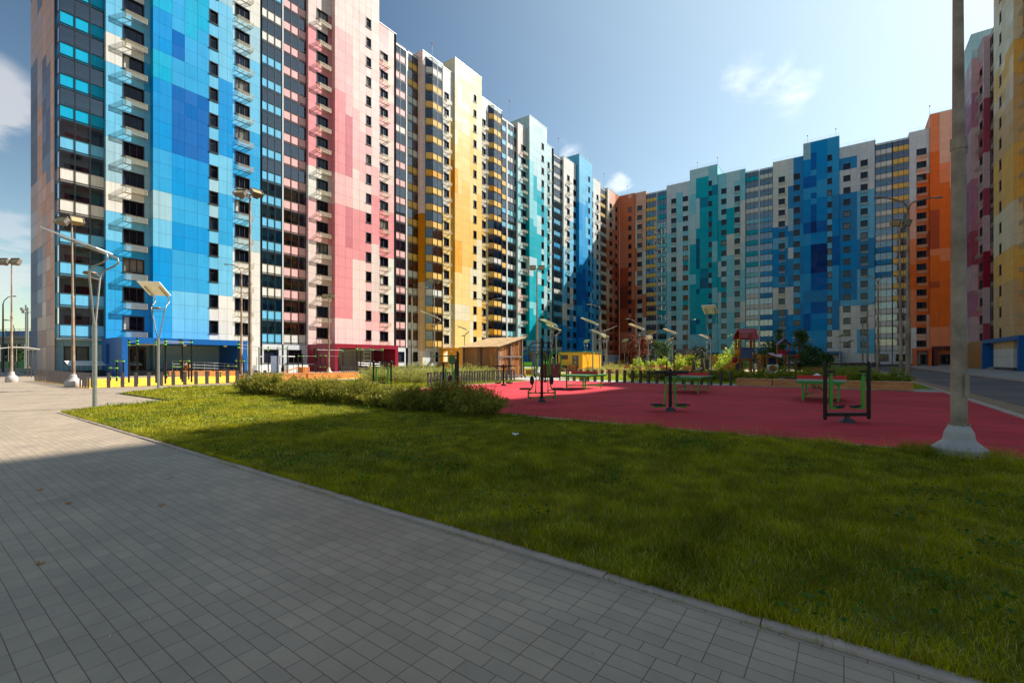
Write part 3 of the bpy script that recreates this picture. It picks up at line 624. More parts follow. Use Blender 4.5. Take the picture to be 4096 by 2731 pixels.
# ================= GROUND =================
def poly(name, pts, z, m):
    mb = MB(); mb.face([(x, y, z) for x, y in pts]); o = mb.build(name, m); struct(o); return o
def brickmat(name, c1, c2, mortar, bw, bh, rot=0.0, ms=.006, off=.5, fr=3, rough=.8, stain=True):
    m = bpy.data.materials.new(name); m.use_nodes = True; t = m.node_tree; b = t.nodes['Principled BSDF']; b.inputs['Roughness'].default_value = rough
    g = nn(t, 'ShaderNodeNewGeometry'); mp = nn(t, 'ShaderNodeMapping'); mp.inputs['Rotation'].default_value = (0, 0, rot); t.links.new(g.outputs['Position'], mp.inputs['Vector'])
    # slightly wandering joints
    nz = nn(t, 'ShaderNodeTexNoise'); nz.inputs['Scale'].default_value = 9; nz.inputs['Detail'].default_value = 4; t.links.new(g.outputs['Position'], nz.inputs['Vector'])
    w = nn(t, 'ShaderNodeVectorMath', operation='MULTIPLY_ADD'); w.inputs[1].default_value = (.004, .004, 0); t.links.new(nz.outputs['Color'], w.inputs[0]); t.links.new(mp.outputs['Vector'], w.inputs[2])
    br = nn(t, 'ShaderNodeTexBrick'); br.offset = off; br.offset_frequency = fr; br.inputs['Scale'].default_value = 1.0
    br.inputs['Brick Width'].default_value = bw; br.inputs['Row Height'].default_value = bh; br.inputs['Mortar Size'].default_value = ms; br.inputs['Mortar Smooth'].default_value = .25; br.inputs['Bias'].default_value = -.1
    br.inputs['Color1'].default_value = (*c1, 1); br.inputs['Color2'].default_value = (*c2, 1); br.inputs['Mortar'].default_value = (*mortar, 1)
    t.links.new(w.outputs['Vector'], br.inputs['Vector'])
    n2 = nn(t, 'ShaderNodeTexNoise'); n2.inputs['Scale'].default_value = .9; n2.inputs['Detail'].default_value = 8; n2.inputs['Roughness'].default_value = .7; t.links.new(g.outputs['Position'], n2.inputs['Vector'])
    mr = nn(t, 'ShaderNodeMapRange'); mr.inputs['From Min'].default_value = .3; mr.inputs['From Max'].default_value = .7; mr.inputs['To Min'].default_value = .80; mr.inputs['To Max'].default_value = 1.18; t.links.new(n2.outputs['Fac'], mr.inputs['Value'])
    n3 = nn(t, 'ShaderNodeTexNoise'); n3.inputs['Scale'].default_value = 220; n3.inputs['Detail'].default_value = 3; t.links.new(g.outputs['Position'], n3.inputs['Vector'])
    m3 = nn(t, 'ShaderNodeMapRange'); m3.inputs['To Min'].default_value = .82; m3.inputs['To Max'].default_value = 1.18; t.links.new(n3.outputs['Fac'], m3.inputs['Value'])
    mu = nn(t, 'ShaderNodeMath', operation='MULTIPLY'); t.links.new(mr.outputs[0], mu.inputs[0]); t.links.new(m3.outputs[0], mu.inputs[1])
    # scattered soil stains
    n4 = nn(t, 'ShaderNodeTexNoise'); n4.inputs['Scale'].default_value = 1.7; n4.inputs['Detail'].default_value = 10; n4.inputs['Roughness'].default_value = .75; t.links.new(g.outputs['Position'], n4.inputs['Vector'])
    m4 = nn(t, 'ShaderNodeMapRange'); m4.inputs['From Min'].default_value = .66; m4.inputs['From Max'].default_value = .71; t.links.new(n4.outputs['Fac'], m4.inputs['Value'])
    vm = nn(t, 'ShaderNodeVectorMath', operation='SCALE'); t.links.new(br.outputs['Color'], vm.inputs[0]); t.links.new(mu.outputs[0], vm.inputs['Scale'])
    mx = nn(t, 'ShaderNodeMix', data_type='RGBA'); mx.inputs['B'].default_value = (*rgb(98, 78, 64), 1); t.links.new(vm.outputs['Vector'], mx.inputs['A'])
    if stain:
        q = nn(t, 'ShaderNodeMath', operation='MULTIPLY'); q.inputs[1].default_value = .45; t.links.new(m4.outputs[0], q.inputs[0]); t.links.new(q.outputs[0], mx.inputs['Factor'])
    else: mx.inputs['Factor'].default_value = 0
    t.links.new(mx.outputs['Result'], b.inputs['Base Color'])
    bp = nn(t, 'ShaderNodeBump'); bp.inputs['Strength'].default_value = .5; bp.inputs['Distance'].default_value = .006; bp.invert = True
    t.links.new(br.outputs['Fac'], bp.inputs['Height']); t.links.new(bp.outputs['Normal'], b.inputs['Normal']); return m
M_pave = brickmat('grey_paving', rgb(166, 147, 124), rgb(153, 136, 117), rgb(100, 76, 58), .2, .1, math.pi/2, ms=.0026, off=.5, fr=6, rough=.6)
M_pave2 = brickmat('pale_paving', rgb(172, 168, 158), rgb(158, 156, 150), rgb(110, 100, 92), .2, .1, 0, ms=.004, stain=False)
M_soil = mat('soil', rgb(86, 78, 50), .95, var=.3, scale=2, bump=.4, bscale=20)
M_lawn = mat('lawn_soil', rgb(96, 104, 22), .95, var=.35, scale=1.5, c2=rgb(96, 104, 30), bump=.6, bscale=25)
M_lawnfar = mat('far_lawn', rgb(104, 128, 34), .95, var=.35, scale=1.5, c2=rgb(124, 134, 50), bump=.6, bscale=25)
M_asph = mat('asphalt', rgb(96, 90, 88), .9, var=.18, scale=.5, bump=.25, bscale=180, c2=rgb(112, 104, 98))
M_sand = mat('sand_drift', rgb(150, 122, 88), .95, var=.3, scale=3, bump=.3, bscale=60)
def rubber(name, col, k):
    m = mat(name, col, .9, var=.14, scale=1.0, bump=.35, bscale=260, c2=tuple(min(1, x*1.12+.012) for x in col)); t = m.node_tree; b = t.nodes['Principled BSDF']
    src = b.inputs['Base Color'].links[0].from_socket; g = nn(t, 'ShaderNodeNewGeometry')
    n = nn(t, 'ShaderNodeTexNoise'); n.inputs['Scale'].default_value = 260; n.inputs['Detail'].default_value = 2; t.links.new(g.outputs['Position'], n.inputs['Vector'])
    mp = nn(t, 'ShaderNodeMapping'); mp.inputs['Scale'].default_value = (3.0, .35, 1); mp.inputs['Rotation'].default_value = (0, 0, .2); t.links.new(g.outputs['Position'], mp.inputs['Vector'])
    n2 = nn(t, 'ShaderNodeTexNoise'); n2.inputs['Scale'].default_value = 1.5; n2.inputs['Detail'].default_value = 8; t.links.new(mp.outputs['Vector'], n2.inputs['Vector'])
    a = nn(t, 'ShaderNodeMath', operation='MULTIPLY'); t.links.new(n.outputs['Fac'], a.inputs[0]); t.links.new(n2.outputs['Fac'], a.inputs[1])
    mr = nn(t, 'ShaderNodeMapRange'); mr.inputs['From Min'].default_value = .12; mr.inputs['From Max'].default_value = .4; mr.inputs['To Min'].default_value = 1-k; mr.inputs['To Max'].default_value = 1+k; t.links.new(a.outputs[0], mr.inputs['Value'])
    vm = nn(t, 'ShaderNodeVectorMath', operation='SCALE'); t.links.new(src, vm.inputs[0]); t.links.new(mr.outputs[0], vm.inputs['Scale']); t.links.new(vm.outputs['Vector'], b.inputs['Base Color']); return m
M_red = rubber('red_rubber', rgb(190, 20, 38), .36)
M_yel = rubber('yellow_rubber', rgb(236, 184, 40), .15)
poly('ground', [(-400, -400), (900, -400), (900, 900), (-400, 900)], -.02, M_soil)
poly('paving', [(-14, -3.6), (3.05, -3.6), (3.05, 18.9), (4.3, 20.3), (6.3, 20.7), (6.3, 27.3), (9.3, 30.6), (16, 30.6), (34, 30.6), (34, 59), (9.7, 62), (9.7, 100), (-60, 100), (-60, -3.6)], 0.0, M_pave)
poly('lawn', [(3.11, -3.75), (3.11, 18.9), (4.5, 20.1), (6.5, 20.5), (6.5, 27.2), (9.4, 30.4), (34, 30.4), (34, 26.9), (28.5, 26.9), (28.5, 19.2), (10.3, 18.4), (10.3, -3.75)], .012, M_lawn)
poly('red_court', [(10.42, -3.8), (29.6, -3.8), (29.6, 18.5), (10.42, 18.5)], .012, M_red)
poly('yellow_court', [(6.6, 33.2), (31.5, 33.2), (31.5, 48.5), (6.6, 48.5)], .012, M_yel)
poly('garden_path', [(29.72, -3.8), (32.2, -3.8), (32.2, 19.0), (36, 19), (36, 33), (31.6, 33), (31.6, 30.6), (34.01, 30.6), (34.01, 26.9), (28.6, 26.9), (28.6, 19.3), (29.72, 19.2)], .004, M_pave2)
poly('garden_lawn', [(32.3, -3.8), (142, -3.8), (142, 52), (36.2, 52), (36.2, 19.1), (32.3, 19)], .0, M_lawnfar)
poly('garden_plaza', [(44, 6), (96, 6), (96, 30), (44, 30)], .006, mat('plaza_paving', rgb(176, 146, 112), .85, var=.12, scale=1))
poly('facade_pavement', [(34.02, 52.02), (142.8, 52.02), (142.8, 61), (34.02, 61)], .002, M_pave2)
poly('road', [(-60, -10.3), (142, -10.3), (142, -4.0), (-60, -4.0)], -.004, M_asph)
poly('road_verge_sand', [(8, -4.9), (60, -4.6), (60, -4.02), (8, -4.02)], .003, M_sand)
poly('pavement', [(-60, -18), (142, -18), (142, -10.5), (-60, -10.5)], .12, M_pave2)
k = MB()
for a, b_, c, d, z in ((3.04, -3.6, 3.125, 18.9, .018), (-60, -10.5, 142, -10.3, .13), (10.3, -4.0, 142, -3.8, .05), (29.6, -3.8, 29.72, 19.2, .02), (10.3, 18.5, 28.5, 18.6, .03), (10.3, -3.8, 10.42, 18.5, .035)):
    if c-a < d-b_:
        y = b_
        while y < d-.01: k.box(a, y+.004, -.05, c, min(d, y+1.0)-.004, z+random.uniform(-.004, .004)); y += 1.0
    else:
        x = a
        while x < c-.01: k.box(x+.004, b_, -.05, min(c, x+1.0)-.004, d, z+random.uniform(-.004, .004)); x += 1.0
struct(k.build('kerb', mat('kerb_stone', rgb(182, 160, 146), .85, var=.15, scale=3, bump=.2)))
# ================= VEGETATION =================
def leafcloud(name, centers, sizes, mat_, aspect=.5, up=0.0, parent=None, seed=1, flat=False):
    """many separate leaf quads; centers (n,3), sizes (n,)"""
    rg = np.random.default_rng(seed); n = len(centers)
    a = rg.normal(size=(n, 3)); a[:, 2] = a[:, 2]*(.6 if not flat else .2)+up; a /= np.linalg.norm(a, axis=1)[:, None]
    r = rg.normal(size=(n, 3)); b = np.cross(a, r); b /= np.linalg.norm(b, axis=1)[:, None]
    s = sizes[:, None]; c = centers
    v = np.empty((n, 4, 3)); v[:, 0] = c-a*s*.5; v[:, 1] = c+b*s*aspect*.5; v[:, 2] = c+a*s*.5; v[:, 3] = c-b*s*aspect*.5
    return arrmesh(name, v.reshape(-1, 3), n, 4, mat_, parent)
def arrmesh(name, verts, n, k, m, parent=None):
    me = bpy.data.meshes.new(name); me.vertices.add(len(verts)); me.vertices.foreach_set('co', verts.astype(np.float32).ravel())
    me.loops.add(n*k); me.loops.foreach_set('vertex_index', np.arange(n*k, dtype=np.int32))
    me.polygons.add(n); me.polygons.foreach_set('loop_start', np.arange(0, n*k, k, dtype=np.int32)); me.polygons.foreach_set('loop_total', np.full(n, k, np.int32))
    me.materials.append(m); me.update(calc_edges=True); return obj(name, me, parent)
def blades(name, xy, h, w, m, lean=.35, seed=3, z0=.012, label=None, parent=None):
    rg = np.random.default_rng(seed); n = len(xy); ang = rg.uniform(0, 2*np.pi, n)
    dx = np.cos(ang); dy = np.sin(ang); le = rg.uniform(.2, 1, n)*lean*h; ld = rg.uniform(0, 2*np.pi, n)
    lx = np.cos(ld)*le; ly = np.sin(ld)*le
    base = np.stack([xy[:, 0], xy[:, 1], np.full(n, z0)], 1)
    W = np.stack([dx*w, dy*w, 0*w], 1)
    mid = base+np.stack([lx*.35, ly*.35, h*.6], 1); top = base+np.stack([lx*1.2, ly*1.2, h*.98], 1)
    q = np.empty((n, 4, 3)); q[:, 0] = base-W; q[:, 1] = base+W; q[:, 2] = mid+W*.7; q[:, 3] = mid-W*.7
    tnew = np.empty((n, 3, 3)); tnew[:, 0] = mid-W*.7; tnew[:, 1] = mid+W*.7; tnew[:, 2] = top
    # shared vertices so a blade is one island
    v = np.empty((n, 5, 3)); v[:, 0] = base-W; v[:, 1] = base+W; v[:, 2] = mid+W*.7; v[:, 3] = mid-W*.7; v[:, 4] = top
    me = bpy.data.meshes.new(name); me.vertices.add(n*5); me.vertices.foreach_set('co', v.astype(np.float32).ravel())
    b = (np.arange(n)*5)[:, None]; li = np.concatenate([b+np.array([0, 1, 2, 3]), b+np.array([3, 2, 4])], 1).astype(np.int32)
    me.loops.add(n*7); me.loops.foreach_set('vertex_index', li.ravel())
    ls = np.empty(n*2, np.int32); ls[0::2] = np.arange(n)*7; ls[1::2] = np.arange(n)*7+4; lt = np.empty(n*2, np.int32); lt[0::2] = 4; lt[1::2] = 3
    me.polygons.add(n*2); me.polygons.foreach_set('loop_start', ls); me.polygons.foreach_set('loop_total', lt)
    me.materials.append(m); me.update(calc_edges=True); return obj(name, me, parent)
def inpoly(xy, pts):
    x, y = xy[:, 0], xy[:, 1]; r = np.zeros(len(xy), bool); n = len(pts)
    for i in range(n):
        x1, y1 = pts[i]; x2, y2 = pts[(i+1) % n]
        c = ((y1 > y) != (y2 > y)) & (x < (x2-x1)*(y-y1)/((y2-y1) if y2 != y1 else 1e-9)+x1); r ^= c
    return r
M_grass = leafmat('grass_blades', rgb(104, 116, 0), rgb(192, 180, 0), .4, .55)
t_ = M_grass.node_tree; mixn = [n for n in t_.nodes if n.bl_idname == 'ShaderNodeMix'][0]; gg = [n for n in t_.nodes if n.bl_idname == 'ShaderNodeNewGeometry'][0]
outs = [l.to_socket for l in mixn.outputs['Result'].links]
n_ = nn(t_, 'ShaderNodeTexNoise'); n_.inputs['Scale'].default_value = 2.6; n_.inputs['Detail'].default_value = 5; t_.links.new(gg.outputs['Position'], n_.inputs['Vector'])
r_ = nn(t_, 'ShaderNodeMapRange'); r_.inputs['From Min'].default_value = .35; r_.inputs['From Max'].default_value = .65; r_.inputs['To Min'].default_value = .62; r_.inputs['To Max'].default_value = 1.25; t_.links.new(n_.outputs['Fac'], r_.inputs['Value'])
st = nn(t_, 'ShaderNodeMapRange'); st.inputs['From Min'].default_value = .86; st.inputs['From Max'].default_value = .9; t_.links.new(gg.outputs['Random Per Island'], st.inputs['Value'])
m2_ = nn(t_, 'ShaderNodeMix', data_type='RGBA'); m2_.inputs['B'].default_value = (*rgb(206, 184, 96), 1); t_.links.new(mixn.outputs['Result'], m2_.inputs['A']); t_.links.new(st.outputs['Result'], m2_.inputs['Factor'])
v_ = nn(t_, 'ShaderNodeVectorMath', operation='SCALE'); t_.links.new(m2_.outputs['Result'], v_.inputs[0]); t_.links.new(r_.outputs['Result'], v_.inputs['Scale'])
for o_ in outs: t_.links.new(v_.outputs['Vector'], o_)
M_grass2 = leafmat('grass_blades_far', rgb(120, 148, 10), rgb(196, 196, 30), .4, .5)
lawnp = [(3.12, -3.75), (3.12, 18.9), (4.5, 20.1), (6.5, 20.5), (6.5, 27.2), (9.4, 30.4), (34, 30.4), (34, 26.9), (28.5, 26.9), (28.5, 19.2), (18, 19.0), (10.3, 18.4), (10.3, -3.75)]
def lumpy(x, y, s=1.0): return .5+.25*np.sin(x*1.3*s+1.7*np.sin(y*.9*s))+.25*np.sin(y*1.7*s+1.3*np.sin(x*1.1*s+2))
tot = []
for (x0, x1, y0, y1, dens, hh, ww) in ((3.12, 10.4, -3.75, 1.5, 5200, .088, .0024), (3.12, 10.4, 1.5, 6, 4200, .082, .0028), (3.12, 10.4, 6, 12, 2300, .075, .0038), (3.12, 10.4, 12, 20.4, 900, .075, .0058), (4.4, 34, 18.4, 30.4, 260, .085, .011)):
    n = int((x1-x0)*(y1-y0)*dens); xy = np.stack([RNG.uniform(x0, x1, n), RNG.uniform(y0, y1, n)], 1); xy = xy[inpoly(xy, lawnp)]
    dist = np.hypot(xy[:, 0], xy[:, 1]); l = lumpy(xy[:, 0], xy[:, 1]); h = hh*RNG.uniform(.4, 1.2, len(xy))*(.55+.5*l+.55*lumpy(xy[:, 0], xy[:, 1], 4.3)**2); tot.append((xy, h, ww*RNG.uniform(.7, 1.3, len(xy))))
# taller tufts around the lamp base, along kerb and court edge
for (cx, cy, r, n, hh) in ((P(3836, 7.35).x-.1, P(3836, 7.35).y, .7, 1700, .24), (10.1, -1, .3, 500, .2), (4.6, 4.3, .6, 900, .17), (10.2, 3.5, .2, 200, .2)):
    a = RNG.uniform(0, 6.28, n); rr = r*np.sqrt(RNG.uniform(.15, 1, n)); xy = np.stack([cx+rr*np.cos(a), cy+rr*np.sin(a)], 1); xy = xy[(xy[:, 0] < 10.36) & (xy[:, 1] > -3.7)]
    tot.append((xy, hh*RNG.uniform(.4, 1.2, len(xy)), .0024*np.ones(len(xy))))
n = 16000; xy = np.stack([3.10+np.abs(RNG.normal(0, .05, n)), RNG.uniform(-3.7, 18.8, n)], 1); tot.append((xy, RNG.uniform(.03, .085, n), .0028*np.ones(n)))
n = 900; xy = np.stack([RNG.uniform(9.9, 10.34, n), RNG.uniform(-3.7, 6, n)], 1); tot.append((xy, RNG.uniform(.08, .3, n), .0022*np.ones(n)))
xy = np.concatenate([t[0] for t in tot]); h = np.concatenate([t[1] for t in tot]); w = np.concatenate([t[2] for t in tot])
tag(blades('grass', xy, h, w, M_grass, .8), 'mown grass with longer tufts between the grey paving and the red court', 'grass', kind='stuff')
n = 60000; xy = np.stack([RNG.uniform(32.3, 60, n), RNG.uniform(-3.7, 32, n)], 1); xy = xy[~((xy[:, 1] > 19) & (xy[:, 0] < 36.2))]; xy = xy[~((xy[:, 0] > 44) & (xy[:, 1] > 6) & (xy[:, 1] < 30))]
tag(blades('grass', xy, RNG.uniform(.06, .16, len(xy)), .016*np.ones(len(xy)), M_grass2, .4, 5, .0), 'bright garden grass beyond the red court', 'grass', kind='stuff')
# clover and broad leaved weeds in lawn
n = 7000; cl = np.stack([RNG.uniform(3.2, 10.2, 110), RNG.uniform(-3.5, 20, 110)], 1); i = RNG.integers(0, 110, n); xy = cl[i]+RNG.normal(size=(n, 2))*.22
xy = xy[inpoly(xy, lawnp)]; c = np.column_stack([xy, RNG.uniform(.05, .13, len(xy))])
tag(leafcloud('clover', c, RNG.uniform(.02, .05, len(c)), leafmat('clover_leaf', rgb(46, 84, 18), rgb(84, 118, 28), .3, 2), .8, .0, None, 8, True), 'dark clover patches in the lawn', 'clover', kind='stuff')
# weeds in kerb joint
n = 1500; xy = np.stack([RNG.normal(3.035, .012, n), RNG.uniform(-3, 18, n)], 1); keep = lumpy(xy[:, 0]*0, xy[:, 1], 3) > .55; xy = xy[keep]
tag(blades('weeds', xy, RNG.uniform(.02, .07, len(xy)), .0015*np.ones(len(xy)), M_grass, .9, 6, .0), 'tiny weeds growing in the joint beside the kerb', 'weeds', kind='stuff')
# ---- feathery shrubs
def shrub(name, pos, rx, ry, h, n, ls, m, seed, yaw=0.0, spiky=.9, root=None, aspect=.3, stem=True):
    rg = np.random.default_rng(seed); K = max(8, int(n/45)); cs = []; 
    ang = rg.uniform(0, 2*np.pi, K); rad = np.sqrt(rg.uniform(0, 1, K))
    bx = rad*np.cos(ang)*rx*.75; by = rad*np.sin(ang)*ry*.75
    tz = h*(1-.55*rad**2)*rg.uniform(.7, 1.12, K); tx = bx*1.35+rg.normal(size=K)*.12*rx; ty = by*1.35+rg.normal(size=K)*.12*ry
    per = n//K; t = rg.uniform(.12, 1, (K, per)); 
    x = bx[:, None]*.4+(tx-bx*.4)[:, None]*t; y = by[:, None]*.4+(ty-by*.4)[:, None]*t; z = tz[:, None]*t**.85
    sp = .05*h+.10*h*(1-t); x = x+rg.normal(size=x.shape)*sp; y = y+rg.normal(size=x.shape)*sp; z = np.maximum(.02, z+rg.normal(size=x.shape)*sp*.5)
    ca, sa = math.cos(yaw), math.sin(yaw); X = x*ca-y*sa; Y = x*sa+y*ca
    c = np.column_stack([X.ravel(), Y.ravel(), z.ravel()]); 
    o = leafcloud('foliage', c, ls*rg.uniform(.6, 1.5, len(c)), m, aspect, spiky, root, seed)
    if stem:
        mb = MB()
        for q in range(min(K, 14)):
            x0, y0, x1, y1 = bx[q]*.3, by[q]*.3, tx[q], ty[q]
            mb.tube([(x0*ca-y0*sa, x0*sa+y0*ca, 0), (x1*ca-y1*sa, x1*sa+y1*ca, tz[q]*.9)], .008+.006*h, 4, 0, False, .003)
        mb.build('stem', M_bark, root)
    return o
M_bark = mat('bark', rgb(84, 66, 50), .9, var=.25, scale=12, bump=.4)
M_sh1 = leafmat('feathery_shrub', rgb(92, 98, 22), rgb(172, 160, 60), .4, 1.3)
M_sh2 = leafmat('tall_grass_shrub', rgb(128, 138, 50), rgb(196, 186, 104), .45, 1.2)
M_hedge = leafmat('hedge_leaf', rgb(96, 116, 22), rgb(170, 168, 52), .45, 1.1)
M_dk = leafmat('dark_tree_leaf', rgb(48, 76, 40), rgb(84, 114, 56), .35, 1.5)
M_br = leafmat('bright_leaf', rgb(120, 158, 30), rgb(206, 214, 70), .5, 1.5)
M_rd = leafmat('maroon_leaf', rgb(70, 30, 26), rgb(140, 70, 40), .35, 1.5)
M_con = leafmat('conifer_needle', rgb(30, 52, 34), rgb(56, 78, 48), .15, 2)
# foreground hedge row, made of individual bushes along x ~ 10
ys = [8.3, 9.5, 10.8, 12.2, 13.7, 15.3, 16.9, 18.7, 20.4, 22.2]
for i, y_ in enumerate(ys):
    r = thing('shrub', 'feathery green shrub, %s from the right in the foreground hedge' % ordw(i), 'shrub', (9.75+.15*math.sin(i*2.1)+(.45 if i > 6 else 0), y_, 0), 0, 'feathery shrubs in the foreground hedge')
    shrub('shrub', None, .8, 1.0, .84+.13*math.sin(i*1.7)+(.06 if i > 5 else 0), 15000 if i < 7 else 10000, .095 if i < 7 else .12, M_sh1, 40+i, 0, 1.1, r, .2)
for i, (px, fw, hh) in enumerate(((1500, 33, 1.15), (1590, 33, 1.3), (1660, 31, 1.35), (1730, 32.5, 1.4), (1800, 33.5, 1.35), (1880, 35, 1.25), (1945, 36.5, 1.05))):
    p = P(px, fw); r = thing('shrub', 'pale seeding grassy shrub behind the hoop posts, %s from the left' % ordw(i), 'shrub', (p.x, p.y, 0), 0, 'pale grassy shrubs beside the wooden pavilion')
    shrub('shrub', None, 1.5, 1.4, hh, 5200, .18, M_sh2, 70+i, 0, 1.6, r, .09)
# clipped hedge beyond court
for i in range(15):
    yy = 13.6-i*1.15
    if yy < -2.6: break
    r = thing('shrub', 'bushy plant, %s from the left in the hedge beyond the red court' % ordw(i), 'shrub', (35.2+.2*math.sin(i*3), yy, 0), 0, 'plants of the low hedge beyond the red court')
    shrub('shrub', None, .8, .85, 1.02+.1*math.sin(i*2.3), 2000, .12, M_hedge, 100+i, 0, .6, r, .4)
for i, (px, fw, hh, rr) in enumerate(((2380, 48, .9, 2.2), (2440, 54, 1.2, 2.6), (2500, 46, .9, 2), (2560, 50, 1.0, 2), (2620, 47, .9, 1.9), (2690, 47, .9, 1.8), (2750, 50, 1, 2), (2820, 49, .9, 1.8), (2485, 66, 1.5, 3), (2860, 43, 1.1, 1.5), (3250, 44, 1.0, 2), (3330, 46, 1.6, 2.6), (3420, 44, 1.1, 2.0))):
    p = P(px, fw); r = thing('shrub', 'loose ornamental grass clump in the garden, %s from the left' % ordw(sorted([2380, 2440, 2500, 2560, 2620, 2690, 2750, 2820, 2485, 2860, 3250, 3330, 3420]).index(px)), 'shrub', (p.x, p.y, 0), 0, 'ornamental grass clumps in the garden')
    shrub('shrub', None, rr, rr*.8, hh, 1900, .2, M_sh2 if i < 10 else M_hedge, 130+i, .4*i, 1.4, r, .1, False)
for i, (px, fw, hh) in enumerate(((2663, 62, 2.1), (2583, 64, 1.5), (2618, 66, 1.6), (2722, 56, 2.4), (2768, 52, 2.6), (2885, 46, 2.0), (2935, 47, 1.7), (2950, 44, 4.0), (2550, 60, 1.9), (2640, 70, 1.9))):
    p = P(px, fw); xs_ = sorted([2663, 2583, 2618, 2722, 2768, 2885, 2935, 2950, 2550, 2640])
    r = thing('shrub', 'bright yellow-green bushy shrub in the garden, %s from the left' % ordw(xs_.index(px)), 'shrub', (p.x, p.y, 0), 0, 'bright green shrubs in the garden')
    shrub('shrub', None, .36*hh, .36*hh, hh, 1500, .17, M_br, 160+i, 0, .2, r, .6)
def tree(name, label, cat, px, fw, h, cr, ct, m, seed, group=None, kind='round', n=2600, ls=.2):
    """trunk, limbs and a crown of separate leaves gathered in clumps; cr crown radius, ct clear trunk height"""
    p = P(px, fw); r = thing(name, label, cat, (p.x, p.y, 0), 0, group); rg = np.random.default_rng(seed); mb = MB()
    mb.tube([(0, 0, 0), (.04*h*.2, 0, h*.3), (0, .02*h, h*.62), (0, 0, h*.96)], .022*h, 8, 0, False, .006*h)
    K = 26 if kind != 'cone' else 40; cs = []
    for q in range(K):
        if kind == 'cone': t = rg.uniform(0, 1)**1.3; rad = cr*(1-t)*rg.uniform(.55, 1); zz = ct+(h-ct)*t
        elif kind == 'column': t = rg.uniform(0, 1); rad = cr*math.sin(math.pi*(.12+.86*t))**.7*rg.uniform(.2, .8); zz = ct+(h-ct)*t*.96
        else: t = rg.uniform(0, 1); rad = cr*math.sin(math.pi*(.15+.75*t))**.6*rg.uniform(.3, .95); zz = ct+(h-ct)*t*.95
        a = rg.uniform(0, 2*np.pi); c = np.array([rad*math.cos(a), rad*math.sin(a), zz]); cs.append(c)
        if q % 2 == 0: mb.tube([(0, 0, max(ct*.8, zz-.25*h*.6)), (c[0]*.6, c[1]*.6, zz-.06*h), tuple(c)], .007*h, 5, 0, False, .002*h)
    mb.build('trunk', M_bark, r)
    sp = .26*cr if kind != 'cone' else .2*cr; per = n//K; pts = []
    for c in cs: pts.append(c+rg.normal(size=(per, 3))*np.array([sp, sp, sp*(.8 if kind != 'cone' else .35)]))
    pts = np.concatenate(pts); leafcloud('crown', pts, ls*rg.uniform(.6, 1.4, len(pts)), m, .6 if kind != 'cone' else .25, 0 if kind != 'cone' else -.3, r, seed); return r
tree('maple_tree', 'dark maroon columnar tree, left one of the pair before the orange block', 'tree', 2532, 66, 5.0, .95, 2.0, M_rd, 201, 'maroon trees', 'column', 1700, .18)
tree('maple_tree', 'dark maroon columnar tree, right one of the pair before the orange block', 'tree', 2572, 68, 4.9, .95, 1.9, M_rd, 202, 'maroon trees', 'column', 1700, .18)
tree('young_tree', 'small dark round-headed tree on a thin trunk, left one by the ground floor window', 'tree', 2639, 78, 4.6, 1.0, 2.4, M_dk, 203, 'small dark trees', 'round', 1300, .22)
tree('young_tree', 'small dark round-headed tree on a thin trunk, right one by the ground floor window', 'tree', 2661, 76, 4.5, 1.0, 2.2, M_dk, 204, 'small dark trees', 'round', 1300, .22)
for i, (px, fw, h) in enumerate(((2611, 72, 3.4), (2578, 64, 2.1), (2782, 52, 3.0), (2810, 56, 3.2), (2700, 70, 2.9))):
    tree('conifer', 'small dark spruce in the garden, %s from the left' % ordw([2578, 2611, 2700, 2782, 2810].index(px)), 'conifer', px, fw, h, .32*h, .15, M_con, 210+i, 'small spruces in the garden', 'cone', 1500, .24)
for i, (px, fw, h, cr, kd) in enumerate(((3092, 47, 3.5, 1.1, 'round'), (3060, 49, 2.7, 1.0, 'round'), (3118, 50, 4.9, .6, 'column'), (3200, 46, 4.6, .9, 'round'), (3216, 52, 5.2, .8, 'column'), (3262, 45, 2.9, .8, 'round'), (3305, 50, 2.0, .8, 'round'))):
    xs_ = sorted([3092, 3060, 3118, 3200, 3216, 3262, 3305])
    tree('tree', 'dark green leafy tree behind the playground, %s from the left' % ordw(xs_.index(px)), 'tree', px, fw, h, cr, .7, M_dk, 220+i, 'dark trees behind the playground', kd, 1500, .2)
for i in range(6):
    tree('tree', 'roadside tree beyond the overpass at the left edge, %s from the left' % ordw(i), 'tree', -20+26*i, 120+6*(i % 2), 6.5+(i % 3), 3.2, .8, M_dk, 240+i, 'trees beyond the overpass', 'round', 1500, .5)
# ================= STREET FURNITURE =================
M_galv = mat('galvanised_steel', rgb(150, 150, 142), .42, .55, var=.18, scale=9, bump=.05)
M_cpole = mat('weathered_pole', rgb(160, 140, 120), .62, .1, var=.26, scale=4, c2=rgb(124, 102, 82), bump=.25, bscale=30)
M_base = mat('concrete_base', rgb(178, 168, 164), .7, var=.14, scale=3, bump=.1)
M_black = mat('black_paint', rgb(10, 10, 12), .38, var=.1, spec=.3)
M_blacksoft = mat('black_rubber', rgb(24, 24, 26), .6)
M_green = mat('green_paint', rgb(40, 150, 30), .35, var=.08)
M_dgreen = mat('dark_green_paint', rgb(30, 104, 40), .35, var=.08)
M_lime = mat('lime_clamp', rgb(110, 214, 20), .4)
M_solar = mat('solar_underside', rgb(244, 246, 250), .45, 0.0, var=.05)
M_cell = mat('solar_cells', rgb(22, 28, 52), .15)
M_fl = mat('floodlight_body', rgb(110, 100, 92), .45, .3)
M_flg = mat('floodlight_glass', rgb(196, 178, 128), .15, .2)
M_hoop = mat('hoop_grey', rgb(60, 56, 60), .5, var=.1)
M_hoopb = mat('hoop_brown', rgb(66, 44, 42), .5, var=.1)
M_wood = wood('pine_wood', rgb(206, 142, 78), rgb(160, 98, 48), False, .55, 6)
